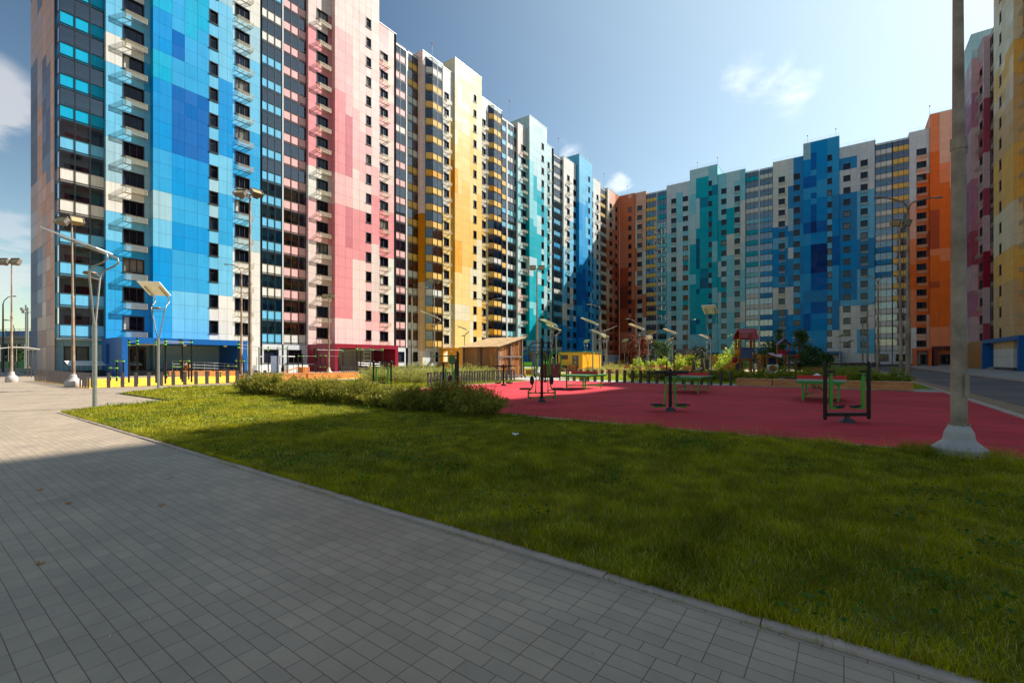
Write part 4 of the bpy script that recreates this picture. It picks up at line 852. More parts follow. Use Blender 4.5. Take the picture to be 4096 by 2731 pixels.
M_slat = wood('slat_wood', rgb(200, 130, 62), rgb(146, 86, 38), True, .6, 10)
M_brown = wood('brown_stain', rgb(92, 58, 42), rgb(58, 34, 26), False, .55, 8)
M_table = mat('table_green', rgb(54, 128, 58), .5, var=.06)
M_net = mat('net_red', rgb(206, 20, 22), .5, var=.04)
def sect(c, r): return c
def floodlight(px, fw, h, label, rb=.1, ang=0.0, tilt=.5, heads=2, base='cone', lean=0.0, group='floodlight poles'):
    p = P(px, fw); r = thing('floodlight_pole', label, 'floodlight', (p.x, p.y, 0), -math.pi/2+TH, group)
    m = MB(); s = h*.55; m.tube([(0, 0, .3), (lean*.5, 0, s)], rb, 8, 0, True, rb*.72); m.tube([(lean*.5, 0, s-.15), (lean, 0, h)], rb*.66, 8, 0, True, rb*.42)
    for f in m.sm: pass
    m.sm = [False]*len(m.sm); m.build('pole', M_cpole, r)
    q = MB(); q.tube([(lean*.5, 0, s-.12), (lean*.5, 0, s+.0)], rb*.95, 8); q.build('joint_collar', M_cpole, r)
    b = MB(); w = rb*3.9
    if base == 'cone': b.lathe([(w, 0), (w, .09), (w*.98, .13), (w*.45, .38), (w*.40, .5), (rb*1.25, .66), (rb*1.0, .68)], 16)
    elif base == 'drum': b.lathe([(w*.98, 0), (w*1.1, .06), (w*1.1, .3), (w*.98, .38), (w*.55, .52), (w*.5, .66), (w*.42, .72), (rb*1.1, .74)], 24)
    else: b.lathe([(w*1.0, 0), (w*1.0, .16), (w*.98, .19), (w*.58, .42), (w*.56, .5), (w*.5, .6), (rb*1.15, .74), (rb*1.0, .745)], 12, sm=False)
    b.build('base', M_base, r)
    c = MB(); c.beam((lean-.55, -.02, h), (lean+.55, -.02, h), .06, .06); c.build('crossbar', M_galv, r)
    for i in range(heads):
        x = lean+(-.42 if i == 0 else .42); H = MB(); ca, sa = math.cos(tilt), math.sin(tilt)
        f = thing_child('floodlight', r, (x, -.12, h+.05)); f.rotation_euler = (-tilt, 0, ang*(1 if i else -1)+ang)
        H.box(-.27, -.1, -.2, .27, .12, .2, 0); H.box(-.3, -.14, -.23, .3, -.1, -.19, 0); H.box(-.3, -.14, .19, .3, -.1, .23, 0); H.box(-.3, -.14, -.19, -.26, -.1, .19, 0); H.box(.26, -.14, -.19, .3, -.1, .19, 0); H.box(-.12, .12, -.12, .12, .26, .12, 0)
        f.data = H.mesh('floodlight', [M_fl]); g = MB(); g.face([(-.25, -.105, -.18), (.25, -.105, -.18), (.25, -.105, .18), (-.25, -.105, .18)]); g.build('lens', M_flg, f)
    return r
def thing_child(name, root, loc):
    me = bpy.data.meshes.new(name); return obj(name, me, root, loc)
def streetlamp(px, fw, h, label, arms=2, rb=.1, span=1.6, side=1, yaw=0.0, dark=False):
    p = P(px, fw); r = thing('street_lamp', label, 'street lamp', (p.x, p.y, 0), -math.pi/2+TH+yaw, 'street lamps with curved arms')
    M = M_cpole if not dark else mat('dark_pole', rgb(70, 66, 66), .6, .2)
    m = MB(); m.tube([(0, 0, 0), (0, 0, h*.32)], rb, 12); m.tube([(0, 0, h*.32), (0, 0, h-.9)], rb*.8, 12, 0, True, rb*.5); m.build('pole', M, r)
    for s in ((-1, 1) if arms == 2 else (side,)):
        a = MB(); a.tube([(0, 0, h-1.0), (s*.12, 0, h-.55), (s*.35, 0, h-.3), (s*span*.7, 0, h-.05), (s*span, 0, h+.02)], rb*.35, 8); ar = a.build('arm', M, r)
        H = MB(); L = .75; n = 10; 
        prof = [(0, .03), (.12, .08), (.4, .13), (.65, .12), (.75, .03)]
        vs = []; fs = []
        for (x, w) in prof:
            for j in range(n): t = 2*math.pi*j/n; vs.append((s*(span+x), w*math.cos(t), h+.03+.03*x/L+.55*w*math.sin(t)))
        for i in range(len(prof)-1):
            for j in range(n): fs.append((i*n+j, i*n+(j+1) % n, (i+1)*n+(j+1) % n, (i+1)*n+j))
        H.idx(vs, fs, 0, None, True); H.build('lamp_head', M_galv, r)
    return r
SOL = {}
def solarlamp(px, fw, ppx, ang, label, h=5.1, pl=1.62, pw=1.0, tilt=.42):
    """pole, V of two bent tubes, tilted panel on top. ang: heading of panel overhang (rad, 0 = photo right)"""
    p = P(px, fw); r = thing('solar_street_lamp', label, 'solar lamp', (p.x, p.y, 0), -math.pi/2+TH+ang, 'solar street lamps')
    if not SOL:
        m = MB(); m.tube([(0, 0, 0), (0, 0, 2.76)], .062, 14); SOL['pole'] = m.mesh('pole', [M_galv])
        m = MB()
        for s in (-1, 1):
            m.tube([(0, s*.04, 2.7), (0, s*.3, 4.25), (.01, s*.33, 4.38), (.14, s*.33, 4.55), (.34, s*.33, 4.66), (.5, s*.33, 4.8), (.47, s*.33, 4.95), (.3, s*.33, 5.02), (-.75, s*.33, 5.42)], .03, 8)
        SOL['frame'] = m.mesh('tube_frame', [M_galv])
        m = MB(); m.lathe([(.001, 4.3), (.14, 4.31), (.2, 4.36), (.16, 4.41), (.001, 4.43)], 16, 0, (-.12, 0, 0)); m.tube([(0, -.28, 4.2), (0, .28, 4.2)], .018, 6); m.tube([(.0, -.28, 4.32), (-.1, 0, 4.36), (0, .28, 4.32)], .02, 6); SOL['lum'] = m.mesh('lamp_head', [M_fl])
        m = MB(); a = Vector((.25, 0, 5.07)); d = Vector((-1.0, 0, .38)).normalized(); n = Vector((.38, 0, 1)).normalized(); L = 1.5
        for (off, mm) in ((0.0, 0), (.035, 1)):
            q = [a+n*(.03+off)+Vector((0, -.5, 0)), a+n*(.03+off)+Vector((0, .5, 0)), a+d*L+n*(.03+off)+Vector((0, .5, 0)), a+d*L+n*(.03+off)+Vector((0, -.5, 0))]
            if mm == 0: lo = q
            else: hi = q
        m.face(lo[::-1], 0); m.face(hi, 1)
        for i in range(4): m.face([lo[i], lo[(i+1) % 4], hi[(i+1) % 4], hi[i]], 0)
        SOL['panel'] = m.mesh('solar_panel', [M_solar, M_cell])
    obj('pole', SOL['pole'], r); obj('tube_frame', SOL['frame'], r); obj('lamp_head', SOL['lum'], r); obj('solar_panel', SOL['panel'], r)
    return r
# flood lights
floodlight(46.4, 31.9, 8.3, 'floodlight pole with a drum base nearest the left edge of the photo', .075, 0, .5, 2, 'drum')
floodlight(294, 26.3, 9.45, 'floodlight pole with a drum base before the dark glazed corner', .09, .5, .6, 2, 'drum', -.1)
floodlight(1000, 24.3, 10.3, 'tall floodlight pole rising from the hedge before the blue block', .115, .5, .8, 2, 'cone')
floodlight(1315.6, 52, 8.7, 'floodlight pole with yellow lenses before the crimson entrance canopy', .1, 0, .3, 2, 'cone')
floodlight(1737, 51, 10.2, 'slim floodlight pole before the yellow bay windows', .09, .8, .6, 2, 'cone')
floodlight(2148, 44.5, 10.4, 'floodlight pole with reddish heads before the turquoise block', .12, 0, .15, 2, 'drum')
floodlight(3605, 32.5, 11.2, 'floodlight pole with dark square heads in front of the orange block', .115, .25, -.35, 2, 'cone', -.12)
# big foreground pole at the right
p = P(3836, 7.35); r = thing('lamp_post', 'thick weathered octagonal lamp post with a white cast base, nearest and rightmost post', 'lamp post', (p.x, p.y, 0), -math.pi/2+TH+.25)
m = MB(); m.tube([(0, 0, .5), (-.012, 0, 5.08)], .106, 8, 0, True, .09); m.tube([(-.012, 0, 4.98), (-.03, 0, 9.5)], .079, 8, 0, True, .057); m.sm = [False]*len(m.sm); m.build('pole', M_cpole, r)
m = MB(); m.lathe([(.335, 0), (.345, .13), (.34, .155), (.21, .27), (.195, .30), (.19, .35), (.18, .41), (.15, .47), (.128, .51), (.115, .515)], 14, sm=False); m.build('base', M_base, r)
m = MB(); m.tube([(.09, 0, 5.02), (.15, -.0, 5.02)], .035, 8); m.tube([(.14, 0, 4.9), (.14, 0, 5.06)], .028, 8); m.build('socket', M_fl, r)
m = MB(); m.box(-.045, -.115, 1.0, .045, -.098, 1.34); m.box(-.05, -.112, .98, .05, -.1, 1.0); m.build('access_hatch', M_cpole, r)
m = MB(); [m.tube([(.125*math.cos(q), .125*math.sin(q), .5), (.125*math.cos(q), .125*math.sin(q), .545)], .012, 6) for q in [i*math.pi/3 for i in range(6)]]; m.build('bolt', M_galv, r)
m = MB(); m.tube([(-.012, 0, 4.94), (-.012, 0, 5.12)], .104, 8); m.sm = [False]*len(m.sm); m.build('joint_collar', M_cpole, r)
# street lamps
streetlamp(12, 57, 9.4, 'dark single-arm street lamp at the far left edge', 1, .13, .9, 1, 0, True)
streetlamp(57, 52, 6.0, 'short grey pole lamp behind the leftmost floodlight pole', 1, .09, .5, -1)
streetlamp(965.5, 48, 11.5, 'thin single-arm street lamp before the blue entrance canopy', 1, .13, 1.1, -1)
streetlamp(1647, 53, 9.9, 'two-armed street lamp before the pink and yellow glazing', 2, .13, 1.2)
streetlamp(1949, 63, 9.9, 'two-armed street lamp behind the wooden pavilion', 2, .14, 1.2)
streetlamp(2403, 72, 10.2, 'thin single-arm street lamp behind the solar lamps at the yellow hut', 1, .1, 1.5, -1)
streetlamp(2543, 90, 9.5, 'thin single-arm street lamp before the orange corner block', 1, .1, 1.3, -1)
streetlamp(2748, 80, 8.5, 'thin dark street lamp before the turquoise tower', 1, .1, .8, 1, 0, True)
streetlamp(3632, 33, 13.2, 'tall two-armed street lamp before the orange block, beside the floodlight pole', 2, .16, 1.75)
streetlamp(3512, 56, 11.8, 'two-armed street lamp on the lawn before the white and blue facade', 2, .17, 1.5)
streetlamp(3470, 90, 12.9, 'single-arm street lamp far down the road, taller of the far pair', 1, .17, 2.6, 1)
streetlamp(3451, 108, 11.9, 'single-arm street lamp far down the road, shorter of the far pair', 1, .17, 2.2, 1)
# solar lamps : (pole px, distance, angle)
SL = [(379, 14.85, .3, None), (633, 25.0, 1.85, None), (1738, 38.5, .1, None), (1858, 53.4, .0, None), (2207, 46.5, .4, None), (2225, 53, .15, None), (2371, 44.5, .0, None), (2398, 62.7, .1, None), (2427, 55.8, math.pi, None), (2421, 73, .9, None),
      (2498, 92, 1.7, None), (2558, 52, .05, None), (2593, 66.6, math.pi, None), (2598, 78, 1.2, None), (2674, 88, 1.7, None), (2690, 60, .05, None), (2792, 88, math.pi, None), (2827, 74, .05, None), (2861, 102, math.pi, None),
      (2844, 35.2, 1.0, None), (3187, 75, 1.6, None), (3359, 72.6, 1.6, None), (3392, 96, 1.6, None), (3239, 85, .1, None), (2344, 95, 1.7, None)]
order = sorted(range(len(SL)), key=lambda i: SL[i][0])
for rank, i in enumerate(order):
    px, fw, a, _ = SL[i]
    lb = {379: 'tall solar lamp at the left tip of the lawn, nearest to the camera', 633: 'solar lamp at the lawn edge before the blue canopy', 2844: 'solar lamp with a broad tan panel between the table tennis tables and the slide tower'}.get(px, 'solar lamp with a tilted panel, %s from the left of all solar lamps' % ordw(rank))
    solarlamp(px, fw, None, a, lb)
# ---------------- hoop posts
def hoopmesh(m_, h=.82):
    m = MB()
    for s in (-1, 1): m.box(-.05, s*.125-.03, 0, .05, s*.125+.03, h)
    m.box(-.05, -.094, h-.05, .05, .094, h-.001); return m.mesh('hoop_post', [m_])
HG, HB = hoopmesh(M_hoop, .82), hoopmesh(M_hoopb, .86)
def hoops(me, a, b, n, rz, what, group):
    for i in range(n):
        t = i/(n-1); o = obj('hoop_post', me, None, (a[0]+(b[0]-a[0])*t, a[1]+(b[1]-a[1])*t, 0), rz+random.uniform(-.03, .03)); tag(o, 'dark hoop post, %s %s' % (ordw(i), what), 'post', group)
hoops(HG, (6.75, 33.5), (6.75, 48.3), 27, math.pi/2, 'from the front on the left side of the yellow court', 'hoop posts on the left side of the yellow court')
hoops(HG, (7.45, 33.35), (16.0, 33.35), 15, 0, 'from the left on the near edge of the yellow court', 'hoop posts on the near edge of the yellow court')
hoops(HG, (31.3, 47.0), (31.3, 34.2), 20, math.pi/2, 'from the left on the far side of the yellow court', 'hoop posts on the far side of the yellow court')
hoops(HG, (18.7, 19.5), (27.5, 19.9), 17, 0, 'from the left before the wooden pavilion', 'hoop posts before the wooden pavilion')
hoops(HB, (29.85, 16.6), (29.85, 5.5), 21, math.pi/2, 'from the left at the far edge of the red court', 'brown hoop posts at the far edge of the red court')
# ---------------- wooden box benches, bins, benches
def boxbench(x0, y0, x1, y1, label, h=.45, group='long wooden box benches'):
    r = thing('box_bench', label, 'wooden bench', ((x0+x1)/2, (y0+y1)/2, 0), 0, group); w, d = (x1-x0)/2, (y1-y0)/2
    m = MB(); m.box(-w, -d, .05, w, d, h-.1); m.build('box', M_wood, r)
    m = MB()
    if w < d: n = 4; [m.box(-w-.01+(2*w+.02)*i/n+.008, -d-.01, h-.085, -w-.01+(2*w+.02)*(i+1)/n-.008, d+.01, h) for i in range(n)]
    else: n = 4; [m.box(-w-.01, -d-.01+(2*d+.02)*i/n+.008, h-.085, w+.01, -d-.01+(2*d+.02)*(i+1)/n-.008, h) for i in range(n)]
    m.build('seat', M_wood, r)
    m = MB()
    for q in (-.8, 0, .8): m.box(-w*.8 if w < d else q*w-.05, q*d-.05 if w < d else -d*.8, 0, w*.8 if w < d else q*w+.05, q*d+.05 if w < d else d*.8, .05)
    m.build('foot', M_galv, r)
for i, (a, b_) in enumerate(((5.2, 3.35), (3.3, 1.45), (.95, -.9), (-.95, -2.75))):
    boxbench(29.75, b_, 30.35, a, 'long wooden box bench, %s from the left behind the red court' % ordw(i), .46)
def bin_(x, y, label, w=.42, h=.62, group='slatted wooden litter bins', stuff=False):
    r = thing('litter_bin', label, 'litter bin', (x, y, 0), .1, group); m = MB(); n = 6
    for s in range(4):
        for i in range(n):
            a = -w/2+w*i/n+.008; b_ = -w/2+w*(i+1)/n-.008
            if s == 0: m.box(a, -w/2-.02, .06, b_, -w/2, h)
            elif s == 1: m.box(a, w/2, .06, b_, w/2+.02, h)
            elif s == 2: m.box(-w/2-.02, a, .06, -w/2, b_, h)
            else: m.box(w/2, a, .06, w/2+.02, b_, h)
    m.build('slats', M_slat, r); q = MB(); q.box(-w/2+.01, -w/2+.01, .07, w/2-.01, w/2-.01, h-.05); q.box(-w/2+.05, -w/2+.05, 0, w/2-.05, w/2-.05, .07); q.build('liner', M_dark, r)
    if stuff:
        rg = np.random.default_rng(3); q = MB()
        q.lathe([(.2, 0), (.24, .08), (.17, .2), (.05, .26), (.001, .27)], 9, 0, (0, 0, h-.08)); o = q.build('rubbish_bag', mat('white_plastic', rgb(226, 224, 226), .5)); o.location = (x, y, 0)
        tag(o, 'crumpled white bag of rubbish on top of the slatted bin behind the table tennis table', 'rubbish bag')
p = P(3262, 24.5); bin_(30.05, 1.2, 'slatted wooden litter bin standing between the box benches at the back of the red court', .5, .62, stuff=True)
p = G(1215, 1513); bin_(p.x, p.y, 'tall slatted wooden litter bin on the yellow court behind the hedge', .62, .95)
def bench(px, fw, label, yaw=0.0, L=1.5, mat_=None, group='plank benches'):
    p = P(px, fw); r = thing('bench', label, 'bench', (p.x, p.y, 0), -math.pi/2+TH+yaw, group); m = MB()
    for i in range(3): m.box(-L/2, -.22+i*.15, .4, L/2, -.09+i*.15, .45)
    m.build('seat', mat_ or M_brown, r)
    for s in (-1, 1):
        q = MB(); q.box(s*L*.36-.05, -.2, 0, s*L*.36+.05, .2, .4); q.build('leg', M_base, r)
bench(3573, 23.9, 'dark plank bench behind the box benches, right one', 0, 1.4); bench(3160, 29.3, 'dark plank bench in front of the playground hedge, left one', 0, 1.6)
bench(1028, 36, 'dark plank bench at the edge of the yellow court beside the floodlight pole', .3, 1.5); bench(1280, 40, 'dark plank bench behind the wooden planters of the yellow court', .3, 1.3); bench(1050, 39, 'dark plank bench behind another bench on the yellow court', .3, 1.3)
for i, (px, fw) in enumerate(((2245, 57), (2330, 58), (2378, 60), (2475, 54), (2585, 58), (2640, 56), (2740, 55), (2700, 50))):
    bench(px, fw, 'small garden bench, %s from the left among those in the sunny garden' % ordw(sorted([2245, 2330, 2378, 2475, 2585, 2640, 2740, 2700]).index(px)), .2*i, 1.3, M_wood, 'small benches in the sunny garden')
# planters of yellow court
def planter(px, fw, L, label, yaw=0.0, h=.42):
    p = P(px, fw); r = thing('wooden_planter', label, 'planter', (p.x, p.y, 0), yaw, 'wooden planters'); m = MB()
    for i in range(3): m.box(-L/2, -.3, .04+i*h/3, L/2, .3, .04+(i+1)*h/3-.008)
    m.build('box', M_wood, r); q = MB(); q.box(-L/2-.02, -.32, h+.04, L/2+.02, .32, h+.08); q.build('rim', M_wood, r)
planter(1090, 33.5, 4.8, 'long pale wooden planter behind the tall floodlight pole'); planter(1190, 36.5, 3.6, 'pale wooden planter left of the litter bin on the yellow court'); planter(1330, 38, 4.6, 'long pale wooden planter right of the litter bin on the yellow court')
planter(760, 44, 3.5, 'low wooden planter before the ramp railings of the blue entrance'); planter(890, 44, 2.4, 'low wooden planter right of the ramp railings of the blue entrance')
for i, (px, fw, L) in enumerate(((2120, 47, 5), (2040, 45, 3), (2300, 62, 5), (2480, 50, 3.0), (2590, 62, 4), (2690, 57, 6), (2760, 48, 5), (2810, 47, 3))):
    planter(px, fw, L, 'sunlit wooden garden planter, %s from the left beyond the red court' % ordw(sorted([2120, 2040, 2300, 2480, 2590, 2690, 2760, 2810]).index(px)), -1.2, .5)
for i, (px, fw) in enumerate(((2290, 61), (2512, 64), (2550, 43.5), (2668, 44), (2610, 60), (2645, 58), (2755, 47.5), (3235, 45), (3262, 44))):
    p = P(px, fw); bin_(p.x, p.y, 'slatted wooden plant box, %s from the left in the garden' % ordw(sorted([2290, 2512, 2550, 2668, 2610, 2645, 2755, 3235, 3262]).index(px)), .9, .85, 'slatted plant boxes in the garden')
# ---------------- table tennis tables
def tt(px, fw, label):
    p = P(px, fw); r = thing('table_tennis_table', label, 'table', (p.x, p.y, .012), 0, 'green table tennis tables')
    m = MB(); m.box(-1.37, -.7625, .72, 1.37, .7625, .76); m.build('tabletop', M_table, r)
    m = MB(); m.box(-1.3, -.7, .66, 1.3, -.66, .719); m.box(-1.3, .66, .66, 1.3, .7, .719); m.box(-1.3, -.66, .66, -1.26, .66, .719); m.box(1.26, -.66, .66, 1.3, .66, .719); m.build('apron', M_green, r)
    for x in (-.95, .95):
        for y in (-.55, .55): q = MB(); q.box(x-.03, y-.03, 0, x+.03, y+.03, .66); q.build('leg', M_green, r)
    q = MB(); q.beam((-.92, -.55, .18), (.92, -.55, .18), .025, .025); q.beam((-.92, .55, .18), (.92, .55, .18), .025, .025); q.beam((-.95, -.52, .18), (-.95, .52, .18), .025, .025); q.beam((.95, -.52, .18), (.95, .52, .18), .025, .025)
    q.beam((-.92, -.53, .2), (.92, .5, .55), .02, .02); q.beam((-.92, .53, .2), (.92, -.5, .55), .02, .02); q.build('brace', M_green, r)
    q = MB(); q.box(-.012, -.8, .762, .012, .8, .94); q.build('net', M_net, r)
    q = MB(); q.box(-.02, -.8, .761, -.0125, .8, .79); q.build('net_trim', M_base, r)
tt(2337, 24.6, 'left green table tennis table, beside the chest press machine'); tt(2765, 22.2, 'middle green table tennis table, behind the black pendulum trainer'); tt(3285, 17.9, 'right green table tennis table, behind the black framed air walker')
# ---------------- exercise machines
def dome(m, r, x=0, y=0, mi=0): m.lathe([(r, 0), (r*.97, .03), (r*.7, .09), (r*.35, .125), (.05, .13)], 18, mi, (x, y, 0))
def chestpress(px, fw, label, yaw=0.0, s=1.0):
    p = P(px, fw); r = thing('chest_press_machine', label, 'exercise machine', (p.x, p.y, .012), -math.pi/2+TH+yaw, 'chest press machines'); r.scale = (s, s, s)
    m = MB(); m.tube([(0, 0, 0), (0, 0, 2.3)], .05, 14); m.lathe([(.05, 2.3), (.045, 2.33), (.02, 2.35), (.001, 2.352)], 14); m.build('post', M_black, r)
    m = MB(); dome(m, .15); m.build('base', M_hoop, r)
    m = MB(); z1, z2 = 2.18, 2.0
    m.beam((-.33, 0, z1), (-.04, 0, z1), .035, .035); m.beam((.04, 0, z1), (.33, 0, z1), .035, .035); m.beam((-.33, 0, z1), (-.49, 0, z2), .035, .035); m.beam((.33, 0, z1), (.49, 0, z2), .035, .035); m.beam((-.49, .03, z2), (.49, .03, z2), .035, .03); m.build('top_frame', M_black, r)
    for k in (-1, 1):
        m = MB(); m.box(k*.49-.035, -.06, 1.76, k*.49+.035, .0, 2.04); m.beam((k*.45, .02, 1.88), (k*.06, .02, 1.86), .04, .03); m.beam((k*.05, -.05, 1.88), (k*.2, -.05, 1.72), .07, .05); m.beam((k*.19, -.05, 1.78), (k*.19, -.05, 1.62), .06, .05); m.build('lever', M_dgreen, r)
        b = MB(); [b.tube([(x, -.07, z), (x, -.09, z)], .014, 8) for x, z in ((k*.49, 2.0), (k*.49, 1.9), (k*.49, 1.8), (k*.1, 1.84), (k*.19, 1.75), (k*.19, 1.64))]; b.build('bolt', M_black, r)
        m = MB(); c = k*.49
        m.tube([(c-.19, -.08, 1.02), (c-.2, -.08, 1.3), (c-.215, -.06, 1.66), (c-.19, -.05, 1.76), (c-.12, -.03, 1.8), (c+.12, -.03, 1.8), (c+.19, -.05, 1.76), (c+.215, -.06, 1.66), (c+.2, -.08, 1.3), (c+.19, -.08, 1.02)], .027, 10); h = m.build('handle', M_green, r)
        g = MB(); g.tube([(c-.19, -.08, 1.03), (c-.19+(.06 if k < 0 else .05)*-k, -.08, .9)], .026, 10); g.tube([(c+.19, -.08, 1.03), (c+.19-.05*k, -.08, .9)], .026, 10); g.build('grip', M_blacksoft, h)
        m = MB(); m.tube([(k*.19, -.05, 1.64), (k*.235, -.02, .36)], .016, 8); m.tube([(k*.235, -.02, .36), (k*.235, -.02, .42)], .03, 8); m.build('swing_rod', M_green, r)
        m = MB(); m.beam((k*.05, 0, .33), (k*.48, 0, .33), .045, .045); m.beam((k*.05, 0, .16), (k*.48, 0, .16), .045, .045); m.box(k*.5-.028, -.03, .12, k*.5+.028, .03, .42)
        m.tube([(k*.47, 0, .42), (k*.4, .02, .47), (k*.345, .04, .56), (k*.335, .04, .86)], .025, 10); m.build('seat_frame', M_green, r)
        m = MB(); prof = [(-.19, .0), (-.2, .025), (-.18, .05), (.18, .05), (.2, .025), (.19, 0)]
        m.box(k*.62-.19, -.16, .46, k*.62+.19, .16, .50); m.box(k*.62-.175, -.145, .50, k*.62+.175, .145, .515); m.build('seat', M_blacksoft, r)
        m = MB(); n = 18; ring = []
        pts = [(.1*math.copysign(abs(math.cos(t))**.7, math.cos(t)), .16*math.copysign(abs(math.sin(t))**.8, math.sin(t))) for t in [2*math.pi*i/n for i in range(n)]]
        f = [(k*.365+a*.75, -.02-.03*k*a, .79+b_) for a, b_ in pts]; bk = [(x, y+.06, z) for x, y, z in f]; m.face(f, 0); m.face(bk[::-1], 0)
        for i in range(n): m.face([f[i], bk[i], bk[(i+1) % n], f[(i+1) % n]], 0)
        m.build('backrest', M_blacksoft, r)
        m = MB(); [m.tube([(k*(.07+0*q), 0, z), (k*.1, 0, z)], .032, 8) for q, z in ((0, .33), (0, .16))]; [m.tube([(k*.41, 0, z), (k*.45, 0, z)], .032, 8) for z in (.33, .16)]; m.build('clamp', M_black, r)
    return r
chestpress(2167, 16.9, 'green and black double chest press machine on the shaded red court, nearest one', .12)
chestpress(2181, 31.5, 'green and black double chest press machine farther back, seen behind the nearest one', .5, .95)
def pendulum(px, fw, label, yaw=0.0):
    p = P(px, fw); r = thing('pendulum_trainer', label, 'exercise machine', (p.x, p.y, .012), -math.pi/2+TH+yaw, 'pendulum trainers')
    m = MB(); m.tube([(0, 0, 0), (0, 0, 1.2)], .048, 14); m.lathe([(.065, 1.13), (.07, 1.2), (.055, 1.25), (.02, 1.275), (.001, 1.28)], 14); m.build('post', M_black, r)
    m = MB(); dome(m, .16); m.build('base', M_hoop, r)
    m = MB(); m.tube([(-.74, -.12, 1.155), (.5, -.12, 1.155)], .024, 10); m.tube([(-.42, .14, 1.19), (.74, .14, 1.19)], .02, 10); m.beam((0, -.12, 1.155), (0, .14, 1.17), .05, .04)
    for s in (-1, 1): m.tube([(s*.27, -.1, 1.14), (s*.25, -.1, 1.04), (s*.19, -.1, 1.02), (s*.14, -.1, 1.1)], .014, 8)
    m.build('handlebar', M_black, r)
    m = MB(); m.tube([(-.11, 0, 1.16), (-.11, 0, 1.47), (-.09, 0, 1.52), (-.05, 0, 1.54), (.07, 0, 1.54), (.1, 0, 1.52), (.12, 0, 1.47), (.12, 0, 1.16)], .017, 10); m.build('hoop_handle', M_black, r)
    for s in (-1, 1):
        m = MB(); m.beam((s*.11, 0, 1.08), (s*.17, 0, .2), .055, .04); m.beam((s*.14, 0, .155), (s*.5, 0, .12), .05, .05); m.build('swing_leg', M_green, r)
        m = MB(); m.box(s*.37-.19, -.15, .17, s*.37+.19, .15, .185); m.box(s*.37-.19, -.15, .185, s*.37+.19, -.13, .21); m.box(s*.37-.19, .13, .185, s*.37+.19, .15, .21)
        for q in range(5): m.box(s*.37-.15+q*.07, -.12, .185, s*.37-.12+q*.07, .12, .193)
        m.build('foot_plate', M_blacksoft, r)
    m = MB(); m.box(-.2, -.05, 1.07, .2, .05, 1.12); m.build('hinge', M_black, r)
pendulum(2681, 13.9, 'black pendulum trainer with green legs in the middle of the shaded red court'); pendulum(2014, 27.4, 'black pendulum trainer with green legs at the sunny back corner of the red court', .05)
def airwalker(px, fw, label, yaw=0.0, w=.59, bottom=True, handles=False):
    p = P(px, fw); r = thing('air_walker', label, 'exercise machine', (p.x, p.y, .012), -math.pi/2+TH+yaw, 'air walkers'); zb = .1 if bottom else 0
    for s in (-1, 1):
        m = MB(); m.tube([(s*w, 0, zb), (s*w, 0, 1.47)], .043, 14); m.lathe([(.043, 1.47), (.034, 1.5), (.001, 1.515)], 14, 0, (s*w, 0, 0))
        if bottom: m.lathe([(.001, .065), (.03, .075), (.043, .1)], 14, 0, (s*w, 0, 0))
        m.build('post', M_black, r)
        m = MB(); x0, x1 = s*(w-.05), s*(w-.25); m.tube([(x0, 0, 1.27), (x1, 0, 1.27)], .03, 10); m.tube([(x0, 0, 1.17), (x1, 0, 1.17)], .022, 10); m.build('hinge', M_blacksoft, r)
        x = s*(w-.155); m = MB(); m.box(x-.038, -.02, .33, x+.038, .02, 1.2); m.box(min(x-s*.038, x-s*.24), -.02, .33, max(x-s*.038, x-s*.24), .02, .385); m.build('hanger', M_green, r)
        m = MB(); c = x-s*.22; m.box(c-.085, -.1, .388, c+.085, .1, .41); m.box(c-.085, -.1, .41, c+.085, -.085, .44); m.box(c-.06, -.08, .36, c+.06, .08, .387); m.build('foot_plate', M_blacksoft, r)
    m = MB(); m.tube([(-w+.04, 0, 1.42), (-w+.12, 0, 1.455), (0, 0, 1.46), (w-.12, 0, 1.465), (w-.04, 0, 1.43)], .019, 10)
    if handles:
        for s in (-1, 1): m.tube([(s*(w-.3), 0, 1.45), (s*(w-.1), -.22, 1.4), (s*(w+.12), -.34, 1.42), (s*(w+.2), -.2, 1.44), (s*w, 0, 1.42)], .019, 8)
    m.build('top_bar', M_black, r)
    if bottom:
        m = MB(); m.beam((-w+.05, 0, .2), (w-.05, 0, .19), .08, .085); m.build('bottom_bar', M_black, r)
        m = MB(); m.lathe([(.19, 0), (.185, .02), (.12, .07), (.06, .1), (.055, .15)], 18); m.build('base', M_hoop, r)
airwalker(3388, 11.4, 'black framed air walker with green hangers at the right of the red court', .1)
airwalker(1529, 23, 'air walker with curved handles standing behind the foreground hedge', -.1, .46, False, True)
p = P(1805, 22); r = thing('pull_trainer', 'tall black and green combined trainer with a green cam disc and levers behind the hedge', 'exercise machine', (p.x, p.y, .012), -math.pi/2+TH)
m = MB(); m.tube([(.33, -.15, 0), (.33, -.15, 1.93)], .06, 14); m.lathe([(.06, 1.93), (.04, 1.965), (.001, 1.975)], 14, 0, (.33, -.15, 0)); m.build('post', M_black, r)
m = MB(); m.tube([(.2, .1, 0), (.2, .1, 1.6)], .05, 12); m.build('post', M_black, r); m = MB(); m.tube([(-.38, 0, 0), (-.38, 0, 1.42)], .05, 12); m.lathe([(.05, 1.42), (.03, 1.45), (.001, 1.46)], 12, 0, (-.38, 0, 0)); m.build('post', M_black, r)
m = MB(); m.tube([(-.85, -.05, 1.72), (.3, -.1, 1.74)], .028, 10); m.build('lever', M_dgreen, r)
